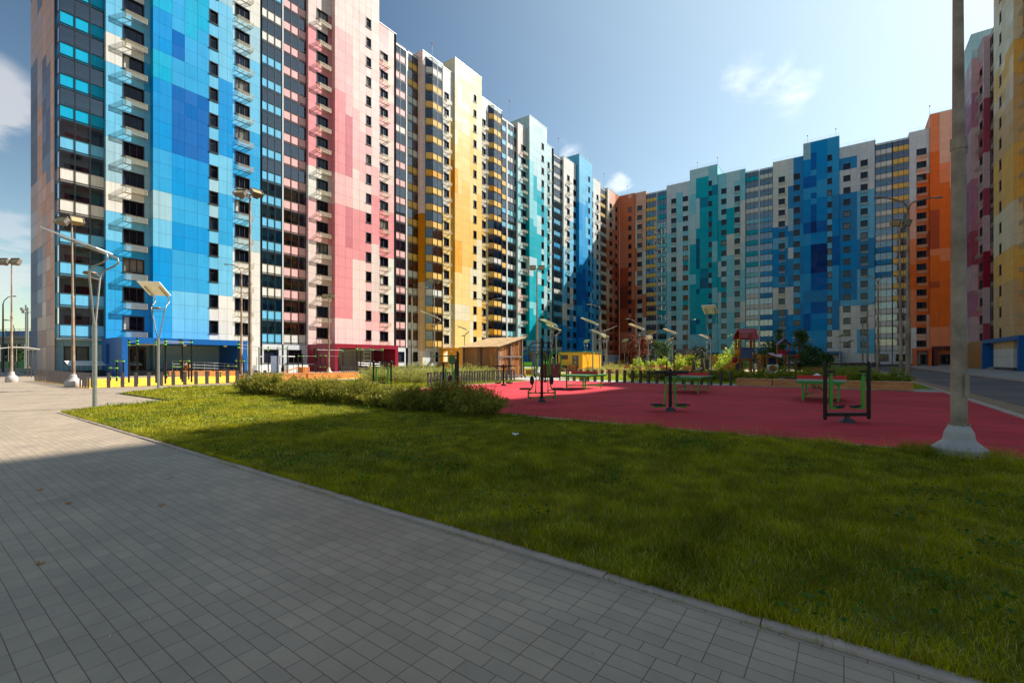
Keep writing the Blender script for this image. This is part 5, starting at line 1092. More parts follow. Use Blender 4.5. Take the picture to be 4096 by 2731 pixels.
m = MB(); n = 20; ft = [(.05+.17*math.cos(2*math.pi*i/n), -.12, 1.55+.24*math.sin(2*math.pi*i/n)) for i in range(n)]; bk = [(a, b_+.05, c) for a, b_, c in ft]; m.face(ft); m.face(bk[::-1]); [m.face([ft[i], bk[i], bk[(i+1) % n], ft[(i+1) % n]]) for i in range(n)]; m.build('cam_disc', M_dgreen, r)
m = MB(); m.tube([(.05, -.09, 1.33), (.07, -.1, .2)], .03, 8); m.build('swing_rod', M_dgreen, r)
for x in (-.27, .14): m = MB(); m.box(x-.04, .02, .25, x+.04, .07, 1.12); m.build('hanger', M_green, r)
m = MB(); m.tube([(-.62, -.1, 1.36), (-.68, -.2, 1.3), (-.5, -.25, 1.26), (-.3, -.1, 1.38), (.1, 0, 1.4)], .02, 8); m.tube([(-.62, -.1, 1.36), (-.38, 0, 1.38)], .02, 8); m.build('handlebar', M_black, r)
m = MB(); n = 20; ft = [(-.03+.12*math.cos(2*math.pi*i/n), -.14, .62+.2*math.sin(2*math.pi*i/n)) for i in range(n)]; bk = [(a, b_+.06, c) for a, b_, c in ft]; m.face(ft); m.face(bk[::-1]); [m.face([ft[i], bk[i], bk[(i+1) % n], ft[(i+1) % n]]) for i in range(n)]; m.build('backrest', M_blacksoft, r)
m = MB(); m.box(-.5, -.2, .17, .2, .1, .21); m.tube([(.2, -.15, .12), (.33, -.15, .12)], .04, 8); m.build('foot_plate', M_blacksoft, r)
# ---------------- workout bars on the yellow court
def bars(label, posts, rails, group='workout bar frames', extra=None):
    """posts [(px, py_base, height)], rails [(i,j,z)]"""
    pos = [G(a, b_) for a, b_, h in posts]; o0 = pos[0]; r = thing('workout_frame', label, 'pull-up bars', (o0.x, o0.y, .012), 0, group)
    L_ = [q-o0 for q in pos]
    for q, (a, b_, h) in zip(L_, posts):
        m = MB(); m.tube([(q.x, q.y, 0), (q.x, q.y, h-.06)], .055, 12); m.lathe([(.055, h-.06), (.045, h-.02), (.001, h)], 12, 0, (q.x, q.y, 0)); po = m.build('post', M_black, r)
        zs_ = sorted(set(z for i, j, z in rails if L_[i] is q or L_[j] is q))
        if zs_:
            m = MB(); [m.tube([(q.x, q.y, z-.04), (q.x, q.y, z+.04)], .072, 12) for z in zs_]; m.build('clamp', M_lime, po)
    for i, j, z in rails: m = MB(); m.tube([(L_[i].x, L_[i].y, z), (L_[j].x, L_[j].y, z)], .018, 8); m.build('bar', M_steel, r)
    if extra: extra(r, L_)
    return r
bars('tall pull-up bar frame on the left part of the yellow court before the blue canopy', [(515.6, 1530, 2.95), (549, 1536.8, 2.95), (624.5, 1531.7, 2.9), (661.5, 1535, 2.95), (729, 1528, 2.95), (766, 1529, 2.95)], [(0, 1, 2.75), (1, 3, 2.55), (0, 2, 2.55), (2, 3, 2.75), (3, 5, 2.75), (2, 4, 2.7)])
bars('low parallel bars at the left corner of the yellow court', [(441, 1522.8, 1.1), (467, 1525, 1.6), (493, 1526.6, 1.6)], [(0, 1, .95), (1, 2, 1.45), (0, 1, .3)])
bars('stepped low bars in the middle of the yellow court', [(694, 1516, 1.15), (723, 1517, 1.6), (755, 1518, 1.6), (666, 1514, .5)], [(0, 1, 1.0), (1, 2, 1.45), (3, 0, .3)])
bars('stepped low bars right of the middle of the yellow court', [(913, 1508, 1.15), (944, 1511, 1.65), (975, 1514, 1.65), (882, 1508, .45)], [(0, 1, 1.0), (1, 2, 1.45), (3, 0, .25)])
bars('pull-up bar frame behind the tall floodlight pole', [(954, 1519, 2.95), (1036, 1496, 2.9), (1073, 1498, 2.95), (1109, 1495, 2.9), (1149, 1497, 2.95)], [(0, 1, 2.5), (0, 2, 2.75), (1, 2, 2.55), (2, 4, 2.75), (3, 4, 2.7)])
bars('low bars and rails left of the crimson entrance', [(1193, 1494, 2.2), (1210, 1496, 2.2), (1262, 1493, 2.2), (1281, 1491, 2.3), (1300, 1491, 2.3), (1353, 1487, 2.3)], [(0, 1, 1.95), (1, 2, 1.95), (3, 4, 2.05), (4, 5, 2.0), (0, 1, .7), (3, 4, .7)])
def ladder(r, L_):
    a = L_[2]*.62+L_[3]*.38; b_ = L_[2]*.1+L_[3]*.9; m = MB()
    for q in (a, b_): m.tube([(q.x, q.y-.3, .1), (q.x, q.y-.3, 2.8)], .02, 8)
    for i in range(7): z = .3+i*.4; m.tube([(a.x, a.y-.3, z), (b_.x, b_.y-.3, z)], .016, 8)
    m.build('ladder', M_steel, r)
bars('large pull-up bar frame with a ladder before the crimson canopy', [(1269, 1490, 2.95), (1372, 1487, 2.95), (1428, 1500, 2.95), (1481, 1499, 2.95), (1492, 1492, 2.9), (1531, 1494, 2.9), (1443, 1495, 2.9)], [(0, 1, 2.75), (1, 2, 2.6), (2, 3, 2.7), (3, 5, 2.6), (4, 5, 2.75), (6, 4, 2.65), (2, 6, 2.6)], extra=ladder)
p = G(1165, 1494); r = thing('sit_up_board', 'orange inclined sit-up board on the yellow court', 'exercise bench', (p.x, p.y, .012), .3); m = MB(); m.beam((-1.1, 0, .15), (1.1, 0, .72), .4, .06); m.build('board', M_wood, r); m = MB(); m.tube([(1.0, -.15, 0), (1.0, -.15, .68)], .03, 8); m.tube([(1.0, .15, 0), (1.0, .15, .68)], .03, 8); m.tube([(-1.05, 0, 0), (-1.05, 0, .15)], .03, 8); m.build('leg', M_black, r)
# ---------------- wooden pavilion
r = thing('wooden_pavilion', 'open slatted timber pavilion with a sloping roof beside the red court', 'pavilion', (29.6, 22.9, 0), 0)
X1, Y1 = 3.4, 3.8
m = MB()
def zt(x): return 2.66+.8*x/X1
M_pf = mat('pavilion_frame', rgb(112, 92, 84), .7, var=.15)
for (x, y) in ((0, 0), (X1, 0), (0, Y1), (X1, Y1), (0, Y1/2), (X1, Y1/2), (X1/2, 0), (X1/2, Y1)): q = MB(); q.box(x-.06, y-.06, 0, x+.06, y+.06, zt(x)-.05); q.build('post', M_pf, r)
for z in (.15, 1.75):
    for bx_ in ((.06, -.05, z, X1-.06, .05, z+.14), (.06, Y1-.05, z, X1-.06, Y1+.05, z+.14), (X1-.05, .06, z, X1+.05, Y1-.06, z+.14)): q = MB(); q.box(*bx_); q.build('rail', M_pf, r)
for y_ in (0, Y1): q = MB(); q.beam((0, y_, zt(0)-.12), (X1, y_, zt(X1)-.12), .1, .16); q.build('rafter', M_pf, r)
m = MB(); y = .02
while y < Y1-.09: m.box(.065, y, .05, .1, y+.1, zt(0)-.02); y += .125
m.build('front_slats', M_slat, r)
m = MB(); y = .02
while y < Y1-.09: m.box(X1+.07, y, .05, X1+.1, y+.085, zt(X1)-.1); y += .13
m.build('back_slats', M_slat, r)
for yy in (.065, Y1-.1):
    m = MB(); x = .1
    while x < X1-.1: m.box(x, yy, .05, x+.07, yy+.03, zt(x)-.14); x += .15
    m.build('side_slats', M_slat, r)
m = MB(); n = 9
for i in range(n):
    y0 = -.3+(Y1+.6)*i/n; y1 = -.3+(Y1+.6)*(i+1)/n-.012
    vs = [(-.3, y0, zt(-.3)), (X1+.3, y0, zt(X1+.3)), (X1+.3, y1, zt(X1+.3)), (-.3, y1, zt(-.3))]; up = [(a, b_, c+.05) for a, b_, c in vs]
    m.face(vs[::-1]); m.face(up)
    for q in range(4): m.face([vs[q], vs[(q+1) % 4], up[(q+1) % 4], up[q]])
m.build('roof', wood('roof_boards', rgb(214, 178, 128), rgb(176, 138, 92), False, .6, 5), r)
m = MB(); m.box(.4, 1.2, .42, 3.0, 1.6, .47); m.box(.5, 1.25, 0, .58, 1.55, .42); m.box(2.8, 1.25, 0, 2.88, 1.55, .42); m.build('bench_plank', M_wood, r)
# ---------------- yellow service hut
a, b_ = P(2232, 62), P(2325, 60)
def hut(x, y, w, d, h, label, sign=True):
    r = thing('service_hut', label, 'hut', (x, y, 0), 0, None); ym = mat('hut_yellow', rgb(226, 170, 24), .45, var=.05, scale=1)
    m = MB(); m.box(0, 0, 0, 3.6, w, h); m.box(-.0+3.61, .6, 0, 3.61+d, w-.3, h-.01); m.build('wall', ym, r)
    m = MB(); m.box(-.15, -.15, h+.002, 3.55, w+.15, h+.14); m.box(3.56, .45, h+.004, 3.75+d, w-.15, h+.12); m.build('roof', mat('hut_roof_green', rgb(20, 110, 80), .5), r)
    dm = MB(); dm.box(-.05, .6, .05, -.004, 1.5, 2.1); do = dm.build('door', mat('hut_door', rgb(92, 82, 72), .5), r)
    if sign:
        tri = MB(); cy = 1.05; tri.face([(-.056, cy+.17, 1.15), (-.056, cy-.17, 1.15), (-.056, cy, 1.43)]); tri.build('warning_sign', mat('sign_yellow', rgb(250, 200, 20), .5), do)
        z_ = MB(); z_.face([(-.058, cy+.03, 1.36), (-.058, cy-.02, 1.34), (-.058, cy+.01, 1.27), (-.058, cy+.05, 1.28)]); z_.face([(-.058, cy+.02, 1.29), (-.058, cy-.05, 1.28), (-.058, cy-.01, 1.19)]); z_.build('bolt_symbol', M_black, do)
        ltx = bpy.data.curves.new('lettering', 'FONT')
        for k, (tx, zz, sz) in enumerate((('В Н', 1.78, .2), ('ТП', 1.6, .14), ('10/0,4 кВ', .98, .12), ('ВЫСОКОЕ', .84, .1))):
            cv = bpy.data.curves.new('lettering', 'FONT'); cv.body = tx; cv.size = sz; cv.align_x = 'CENTER'; cv.extrude = .001; tmp = bpy.data.objects.new('lettering_tmp', cv); me = bpy.data.meshes.new_from_object(tmp); me.materials.clear(); me.materials.append(M_white); bpy.data.objects.remove(tmp); to = obj('lettering', me, do)
            to.location = (-.056, cy, zz); to.rotation_euler = (math.pi/2, 0, -math.pi/2)
    m = MB(); m.box(-.04, 2.2, 1.6, -.002, 3.3, 2.2); m.box(-.04, 2.3, .3, -.002, 3.1, .8); m.build('vent_grille', M_louv, r)
    m = MB(); [m.lathe([(.1, 0), (.08, .06), (.001, .08)], 10, 0, (-.1, yy, h-.35)) for yy in (.3, 1.9)]; m.build('wall_lamp', M_white, r)
pq = P(2330, 60.5); hut(pq.x, pq.y, 3.7, 3.4, 2.55, 'yellow transformer hut with a green roof beyond the table tennis tables')
# far hut and pavilion in front of the back row
q = P(2760, 100); r = thing('service_hut', 'dark yellow hut with a flat dark roof before the turquoise tower', 'hut', (q.x-2, q.y-6, 0), 0)
m = MB(); m.box(0, -2.5, 0, 4, 4.6, 2.6); m.build('wall', mat('hut_mustard', rgb(206, 150, 20), .5), r); m = MB(); m.box(-.2, -2.7, 2.602, 4.2, 4.8, 2.85); m.build('roof', M_dgreen, r)
q = P(2755, 84); r = thing('wooden_pavilion', 'far slatted timber pavilion before the turquoise tower', 'pavilion', (q.x, q.y-2.4, 0), 0); m = MB(); y = 0
while y < 5.0: m.box(-.05, y, 0, 0, y+.14, 2.6); y += .2
m.build('front_slats', M_slat, r); m = MB(); m.face([(-.2, -.2, 2.62), (2.6, -.2, 3.5), (2.6, 5.2, 3.5), (-.2, 5.2, 2.62)]); m.face([(-.2, -.2, 2.7), (2.6, -.2, 3.58), (2.6, 5.2, 3.58), (-.2, 5.2, 2.7)][::-1]); m.build('roof', M_brown, r); 
for x in (.02, 2.4):
    for y_ in (0, 2.4, 4.9): m = MB(); m.box(x, y_, 0, x+.1, y_+.1, 2.6+.8*x/2.6); m.build('post', M_brown, r)
# ---------------- information stand
p = P(2827, 40.5); r = thing('information_stand', 'small dark notice board on two steel posts left of the playground tower', 'notice board', (p.x, p.y, 0), -math.pi/2+TH); m = MB(); m.tube([(-.18, 0, 0), (-.18, 0, 1.75)], .03, 8); m.tube([(.2, 0, 0), (.2, 0, 1.75)], .03, 8); m.build('post', M_galv, r); m = MB(); m.box(-.13, -.03, .7, .16, .02, 1.6); m.build('board', mat('board_brown', rgb(84, 70, 58), .6), r)
# ================= PLAYGROUND =================
M_pw = wood('play_post', rgb(158, 88, 34), rgb(108, 56, 22), True, .5, 8)
M_pred = mat('play_red', rgb(166, 16, 34), .4, var=.06); M_pblue = mat('play_blue', rgb(70, 84, 118), .45, var=.06); M_pnavy = mat('play_navy', rgb(26, 54, 96), .45)
M_porg = mat('play_orange', rgb(226, 132, 24), .45, var=.08); M_ppink = mat('play_pink', rgb(198, 110, 130), .5); M_pwhite = mat('play_white', rgb(220, 214, 200), .5); M_ppale = mat('play_pale_pink', rgb(226, 190, 206), .5)
YAW = -math.pi/2+TH
p = P(2957, 38.6)
def W2(x, y, z): return (x, y, z)
r = thing('playground_tower', 'wooden play tower with a red gabled roof and a slide', 'playground tower', (p.x, p.y, 0), YAW)
for (x, y, h) in ((.1, 0, 3.75), (.95, 0, 3.75), (.35, 1.3, 3.5), (.7, 1.5, 3.3), (1.5, .5, 3.45), (1.68, 1.3, 3.4)):
    m = MB(); m.box(x-.06, y-.06, 0, x+.06, y+.06, h); m.build('post', M_pw, r)
m = MB(); A = [(.1, -.15, 3.35), (1.62, -.15, 3.3), (1.72, .6, 4.2), (.2, .6, 4.17)]; Bq = [(.1, 1.4, 3.35), (1.62, 1.4, 3.3), (1.72, .62, 4.2), (.2, .62, 4.17)]
for q in (A, Bq):
    u = [(a, b_, c+.03) for a, b_, c in q]; m.face(q); m.face(u[::-1]); [m.face([q[i], q[(i+1) % 4], u[(i+1) % 4], u[i]]) for i in range(4)]
m.face([(1.63, -.15, 3.3), (1.73, .6, 4.19), (1.63, 1.4, 3.3)]); m.build('roof', M_pred, r)
m = MB(); n = 20; f = [(.5+.62*math.copysign(abs(math.cos(2*math.pi*i/n))**.6, math.cos(2*math.pi*i/n)), -.22, 3.95+.12*math.copysign(abs(math.sin(2*math.pi*i/n))**.8, math.sin(2*math.pi*i/n))) for i in range(n)]; bk = [(a, b_+.03, c) for a, b_, c in f]
m.face(f); m.face(bk[::-1]); [m.face([f[i], bk[i], bk[(i+1) % n], f[(i+1) % n]]) for i in range(n)]; m.build('oval_board', M_ppink, r)
m = MB(); m.box(.06, -.09, 1.7, .98, -.065, 2.6); o = m.build('side_panel', M_pblue, r); m = MB(); m.tube([(.25, -.1, 2.42), (.35, -.1, 2.5), (.45, -.1, 2.44), (.55, -.1, 2.5), (.75, -.1, 2.46)], .025, 6); m.build('wave_cutout', M_pnavy, o)
m = MB(); m.box(.0, -.05, 1.58, 1.7, 1.4, 1.66); m.box(.0, -.08, 1.45, 1.0, -.05, 1.6); m.build('platform', M_pw, r)
m = MB(); m.beam((.0, .1, 1.5), (-1.72, .1, .35), .04, .3); m.beam((.0, .62, 1.5), (-1.72, .62, .35), .04, .3); m.build('slide_side', M_porg, r)
m = MB(); m.beam((.0, .36, 1.42), (-1.75, .36, .25), .48, .03); m.build('slide_chute', M_galv, r)
m = MB(); m.lathe([(.001, 0), (.3, .001), (.3, .03), (.001, .031)], 16, 0, (0, 0, 0)); o = m.build('round_guard', M_porg, r, (-.1, -.05, 2.2)); o.rotation_euler = (math.pi/2, 0, 0)
m = MB(); m.lathe([(.001, 0), (.24, .001), (.24, .03), (.001, .031)], 16, 0, (0, 0, 0)); o = m.build('round_guard', M_pred, r, (-.42, -.05, 1.55)); o.rotation_euler = (math.pi/2, 0, 0)
m = MB(); m.beam((1.05, -.1, 1.75), (2.3, -.5, .55), .05, .05); m.beam((1.05, .4, 1.75), (2.3, 0, .55), .05, .05)
for i in range(6): t = i/5.5; m.beam((1.05+1.25*t, -.1-.4*t, 1.7-1.2*t), (1.05+1.25*t, .4-.4*t, 1.7-1.2*t), .04, .03)
m.build('ladder', M_pnavy, r)
m = MB(); m.box(1.6, .1, .1, 1.9, .16, 2.0); o = m.build('climbing_wall', M_porg, r); m = MB(); [m.lathe([(.03, 0), (.02, .04), (.001, .045)], 8, 0, (0, 0, 0)) for _ in (0,)]
h = MB(); random.seed(3); [h.box(x-.03, .06, z-.03, x+.03, .1, z+.03) for x, z in [(random.uniform(1.65, 1.85), .3+.16*i) for i in range(10)]]; h.build('climbing_hold', M_pnavy, o)
m = MB(); m.box(1.05, .02, 2.2, 1.28, .05, 2.55); m.box(1.6, .02, 2.2, 1.8, .05, 2.5); m.box(.4, 1.2, .3, .9, 1.25, 1.4); m.build('side_panel', M_pblue, r)
m = MB(); m.box(1.25, -.02, .75, 1.47, .02, 1.25); m.build('play_panel', M_pwhite, r)
p2 = P(3066, 38.6)
r = thing('climbing_frame', 'low wooden climbing frame with a pink sail right of the play tower', 'climbing frame', (p2.x, p2.y, 0), YAW)
for (x, y, h) in ((.05, 0, 2.0), (.9, .0, 1.95), (1.0, 1.2, 1.95), (1.55, 0, 2.0), (1.5, 1, 2.9), (2.45, 0, 2.0), (2.5, 1, 2.9), (2.7, .4, 1.95), (.4, 1.2, 1.95)):
    m = MB(); m.box(x-.06, y-.06, 0, x+.06, y+.06, h); m.build('post', M_pw, r)
m = MB(); m.box(.85, -.08, 1.86, 2.78, 1.2, 1.96); m.box(.0, -.05, 1.8, .9, 1.2, 1.86); m.build('deck', M_pw, r)
m = MB(); n = [(-.08, -.25, 2.12), (.4, -.25, 2.15), (.58, -.25, 2.0), (1.2, -.25, 2.05), (1.05, -.35, 1.72), (.3, -.3, 1.95)]; b2_ = [(a, b_+.03, c) for a, b_, c in n]; m.face(n); m.face(b2_[::-1]); [m.face([n[i], b2_[i], b2_[(i+1) % 6], n[(i+1) % 6]]) for i in range(6)]; m.build('sail_panel', M_ppale, r)
m = MB(); m.box(.9, -.09, 1.98, 1.66, -.065, 2.38); m.box(2.4, -.095, 1.72, 2.72, -.07, 1.95); m.build('side_panel', M_pred, r)
m = MB(); m.box(1.7, -.0, 1.98, 2.5, .03, 2.3); m.box(.75, 1.0, .9, 1.4, 1.05, 1.7); m.build('side_panel', M_pnavy, r)
m = MB(); m.beam((1.4, 1, 2.82), (2.0, 1, 3.35), .5, .05); m.beam((2.0, 1, 3.35), (2.62, 1, 2.82), .5, .05); m.build('gable', mat('play_purple', rgb(84, 50, 84), .5), r)
m = MB(); [m.tube([(1.6, -.03, z), (2.42, -.03, z)], .012, 6) for z in (.7, .95, 1.2, 1.45, 1.65)]; [m.tube([(x, -.03, .5), (x, -.03, 1.86)], .012, 6) for x in (1.8, 2.0, 2.2)]; m.build('rope_net', M_pnavy, r)
m = MB(); m.box(-.02, -.1, .5, .96, -.07, 1.15); o = m.build('play_panel', M_pwhite, r)
def disc(cx, cz, rad, y, mm): q = MB(); n = 24; q.face([(cx+rad*math.cos(-2*math.pi*i/n), y, cz+rad*math.sin(-2*math.pi*i/n)) for i in range(n)]); return q.build('painted_disc', mm, o)
disc(.47, .82, .3, -.101, M_pnavy); disc(.47, .82, .27, -.103, mat('disc_brown', rgb(176, 96, 40), .5))
for i in range(5): disc(.47+.14*math.cos(i*1.26), .82+.14*math.sin(i*1.26), .055, -.105-.0005*i, M_porg if i % 2 else M_pnavy)
# small play extras (background)
p = P(2150, 50); r = thing('playground_slide', 'small far play unit with a red pennant left of the yellow hut', 'play unit', (p.x, p.y, 0), YAW); m = MB(); [m.box(x-.05, -.05, 0, x+.05, .05, 2.0) for x in (-1.6, -.6, .4, 1.4)]; m.build('post', M_pw, r); m = MB(); m.box(-1.6, -.08, .9, -.6, -.06, 1.3); m.box(.4, -.08, .9, 1.4, -.06, 1.4); m.build('side_panel', M_lime, r); m = MB(); m.face([(-.4, -.02, 2.0), (-.4, -.02, 2.6), (-.9, -.02, 2.1)]); m.face([(-.4, .0, 2.0), (-.9, .0, 2.1), (-.4, .0, 2.6)]); m.tube([(-.4, -.01, 1.0), (-.4, -.01, 2.6)], .02, 6); m.build('pennant', M_pred, r)
p = P(2195, 34.5); r = thing('partition_board', 'dark brown board wall behind the chest press machine', 'board', (p.x, p.y, 0), YAW); m = MB(); m.box(-.4, 0, .2, .8, .05, 1.25); m.build('panel', M_brown, r); m = MB(); m.tube([(-.42, .02, 0), (-.42, .02, 1.3)], .04, 8); m.tube([(.84, .02, 0), (.84, .02, 1.35)], .05, 8); m.build('post', M_hoopb, r)
p = P(2775, 43); r = thing('rocking_sculpture', 'pair of dark carved cone figures with a pale slide sheet in the garden', 'sculpture', (p.x, p.y, 0), YAW); m = MB(); m.lathe([(.3, 0), (.26, .5), (.14, 1.1), (.12, 1.4), (.001, 1.6)], 10, 0, (0, 0, 0)); m.lathe([(.38, 0), (.3, .6), (.16, 1.2), (.12, 1.5), (.001, 1.75)], 10, 0, (.8, 0, 0)); m.build('cone', M_brown, r); m = MB(); m.beam((-.3, -.2, .35), (.6, -.1, .8), .8, .04); m.build('slide_sheet', M_steel, r)
# ================= LEFT EDGE =================
# porch with a white roof before the end wall
r = thing('porch', 'small open porch with a white curved roof before the peach end wall', 'porch', (6.6, 57.6, 0), 0)
m = MB(); pr = [(-1.0, 2.3), (-.75, 2.5), (0, 2.62), (.9, 2.6), (1.6, 2.45)]
for (a, b_) in zip(pr[:-1], pr[1:]): 
    q = [(a[0], -.1, a[1]), (b_[0], -.1, b_[1]), (b_[0], 3.6, b_[1]), (a[0], 3.6, a[1])]; u = [(x, y, z+.05) for x, y, z in q]; m.face(q[::-1]); m.face(u); [m.face([q[i], q[(i+1) % 4], u[(i+1) % 4], u[i]]) for i in range(4)]
m.build('roof', M_white, r)
m = MB(); [m.box(x-.04, y-.04, 0, x+.04, y+.04, 2.4) for x in (-.8, 1.3) for y in (.1, 1.8, 3.4)]; m.build('post', M_hoop, r)
m = MB(); [m.box(-.82, .1+.12*i, .3, -.79, .12+.12*i, 1.15) for i in range(28)]; m.box(-.83, .1, 1.15, -.78, 3.45, 1.2); m.build('railing', M_hoop, r)
r = thing('basement_canopy', 'low white sloping canopy over the basement stair below the ground floor window', 'canopy', (10.2, 58.6, 0), 0)
m = MB(); q = [(0, 0, 1.0), (5.6, 0, 1.0), (5.6, 1.6, 1.4), (0, 1.6, 1.4)]; u = [(x, y, z+.06) for x, y, z in q]; m.face(q[::-1]); m.face(u); [m.face([q[i], q[(i+1) % 4], u[(i+1) % 4], u[i]]) for i in range(4)]; m.build('roof', M_white, r)
m = MB(); [m.box(.05+.35*i, .05, 0, .08+.35*i, .08, 1.0) for i in range(16)]; m.build('railing', M_hoop, r); m = MB(); m.box(.05, .3, 0, 5.5, 1.7, .5); m.build('stair_wall', M_plinth, r)
for i, (px, py, w) in enumerate(((1030, 1480, 3.0), (1160, 1478, 2.6))):
    p = P(px, 54); r = thing('basement_entrance', ('left' if i == 0 else 'right')+' white basement porch between the blue and crimson entrance canopies', 'porch', (p.x-1, min(p.y, 57.2), 0), 0, 'basement porches')
    m = MB(); m.box(0, 0, 1.9, 1.6, 2.6, 2.0); m.build('roof', M_white, r); m = MB(); m.box(0, .5, 0, .12, 2.5, 1.9); m.box(1.6, 1.6, 0, 1.6+w, 2.5, .9); m.build('wall', M_white, r); m = MB(); [m.box(1.5-.04, y, 0, 1.5, y+.04, 1.9) for y in (.05, 1.2)]; m.tube([(1.5, .07, 1.0), (1.5+w, .07, 1.0)], .02, 6); [m.tube([(1.5+w*i/8, .07, 0), (1.5+w*i/8, .07, 1.0)], .012, 5) for i in range(9)]; m.build('railing', M_hoop, r)
# overpass far at the left
a = P(-700, 118); b_ = P(250, 108)
r = thing('overpass', 'concrete road overpass with blue noise panels at the left edge of the photo', 'overpass', (a.x, a.y, 0), math.atan2(b_.y-a.y, b_.x-a.x)); Lh = (b_-a).length
m = MB(); m.box(0, 0, 5.4, Lh, 9, 6.6); m.box(0, -.6, 6.6, Lh, 9.6, 7.1); m.build('deck', M_conc, r)
m = MB(); [m.box(.5+4*i, -.55, 7.12, 4.3+4*i, -.45, 8.4, i % 3) for i in range(int(Lh/4))]; m.build('noise_panel', [mat('panel_blue', rgb(30, 90, 160), .4), mat('panel_light_blue', rgb(60, 160, 210), .4), mat('panel_navy', rgb(20, 60, 120), .4)], r)
m = MB(); [m.tube([(4*i+.4, -.5, 7.1), (4*i+.4, -.5, 8.9)], .06, 6) for i in range(int(Lh/4))]; m.tube([(0, -.5, 8.8), (Lh, -.5, 8.8)], .05, 6); m.build('railing', M_galv, r)
for f_ in (.35, .62, .86): m = MB(); m.box(Lh*f_-1, 1, 0, Lh*f_+1, 8, 4.6); m.box(Lh*f_-2, .2, 4.6, Lh*f_+2, 8.8, 5.4); m.build('pier', M_conc, r)
for i, (px, fw, h) in enumerate(((104, 100, 13.5), (111, 96, 12.5))):
    p = P(px, fw); r = thing('catenary_mast', ('slimmer' if i == 0 else 'thicker')+' of the two steel masts beside the peach end wall', 'mast', (p.x, p.y, 0), YAW, 'masts by the overpass'); m = MB(); m.tube([(0, 0, 0), (0, 0, h)], .16, 8); m.build('pole', M_galv, r); m = MB(); m.beam((-1.2, 0, h-1.2), (.8, 0, h-1), .1, .1); m.box(-1.1, -.2, h-1.1, -.6, .2, h-.6); m.build('bracket', M_galv, r)
p = P(-60, 80); q = P(100, 78); r = thing('green_fence', 'low green sheet fence beyond the paving at the left edge', 'fence', (p.x, p.y, 0), math.atan2(q.y-p.y, q.x-p.x)); Lf = (q-p).length; m = MB(); m.box(0, 0, .1, Lf, .05, 1.3); m.build('panel', mat('fence_green', rgb(30, 116, 50), .5), r); m = MB(); [m.tube([(Lf*i/5, -.05, 0), (Lf*i/5, -.05, 4.2)], .06, 6) for i in range(6)]; [m.tube([(0, -.05, z), (Lf, -.05, z)], .02, 5) for z in (2.2, 3.2, 4.1)]; m.build('post', M_galv, r)
p = P(-60, 58); q = P(96, 56); r = thing('retaining_wall', 'low grey concrete wall behind the leftmost floodlight pole', 'wall', (p.x, p.y, 0), math.atan2(q.y-p.y, q.x-p.x)); m = MB(); m.box(0, 0, 0, (q-p).length+4, .3, .5); m.build('wall_face', M_conc, r)
# litter on the lawn and paving
p = G(2060, 1757); m = MB(); rg = random.Random(4)
for i in range(7): x, y = rg.uniform(-.06, .06), rg.uniform(-.05, .05); m.face([(x, y, .06+rg.uniform(0, .03)), (x+.05, y+.01, .09), (x+.04, y+.05, .07+rg.uniform(0, .04)), (x-.01, y+.04, .1)])
o = m.build('paper_scrap', M_white); o.location = (p.x, p.y, .02); tag(o, 'crumpled white paper scrap lying in the middle of the lawn', 'litter')
M_lf = mat('dry_leaf', rgb(170, 104, 40), .8)
for i, (px, py) in enumerate(((683, 1912), (162, 1960), (646, 2022), (160, 2255), (275, 2015))):
    p = G(px, py); m = MB(); n = 10; rg = random.Random(i); m.face([((.022 if k % 2 else .042)*math.cos(k*.628)*rg.uniform(.7, 1.1), (.018 if k % 2 else .036)*math.sin(k*.628), rg.uniform(.004, .02)) for k in range(n)])
    o = m.build('dry_leaf', M_lf); o.location = (p.x, p.y, .003); o.rotation_euler = (0, 0, i); tag(o, 'dry brown fallen leaf on the grey paving, %s from the left' % ordw(sorted([683, 162, 646, 160, 275]).index(px)), 'leaf', 'fallen leaves on the paving')
n = 160; xy = np.stack([RNG.uniform(-4, 2.9, n), RNG.uniform(-1, 12, n)], 1); c = np.column_stack([xy, np.full(n, .006)])
tag(leafcloud('debris', c, RNG.uniform(.008, .022, n), mat('pale_debris', rgb(196, 190, 160), .8), .7, 0, None, 9, True), 'tiny pale seeds and crumbs scattered over the grey paving', 'debris', kind='stuff')
# ================= CAMERA, LIGHT, SKY =================
cam = bpy.data.cameras.new('camera'); co = bpy.data.objects.new('camera', cam); COL.objects.link(co)
cam.sensor_width = 36; cam.lens = F/4096*36; cam.shift_y = (HY-1365.5)/4096; cam.clip_end = 3000; cam.clip_start = .05
co.location = (0, 0, CH); co.rotation_euler = (math.pi/2, 0, -math.pi/2+TH); SC.camera = co
sv = Vector((1.075, -.53, 1.0)).normalized(); elev = math.asin(sv.z)
sl = bpy.data.lights.new('sun', 'SUN'); sl.energy = SUN_E; sl.angle = math.radians(.53); sl.color = (1.0, .96, .885)
so = bpy.data.objects.new('sun', sl); COL.objects.link(so); so.rotation_euler = (-sv).to_track_quat('-Z', 'Y').to_euler(); so.location = (60, -60, 90)
wd = bpy.data.worlds.new('World'); SC.world = wd; wd.use_nodes = True; t = wd.node_tree; bg = t.nodes['Background']
sk = nn(t, 'ShaderNodeTexSky', sky_type='NISHITA'); sk.sun_disc = False; sk.sun_elevation = elev; sk.sun_rotation = math.atan2(sv.x, sv.y); sk.air_density = 1.1; sk.dust_density = .6; sk.ozone_density = 1.6; sk.altitude = 150
bg.inputs['Strength'].default_value = SKY_E
tc = nn(t, 'ShaderNodeTexCoord'); sx = nn(t, 'ShaderNodeSeparateXYZ'); t.links.new(tc.outputs['Generated'], sx.inputs[0])
dz = nn(t, 'ShaderNodeMath', operation='ADD'); dz.inputs[1].default_value = .12; t.links.new(sx.outputs['Z'], dz.inputs[0])
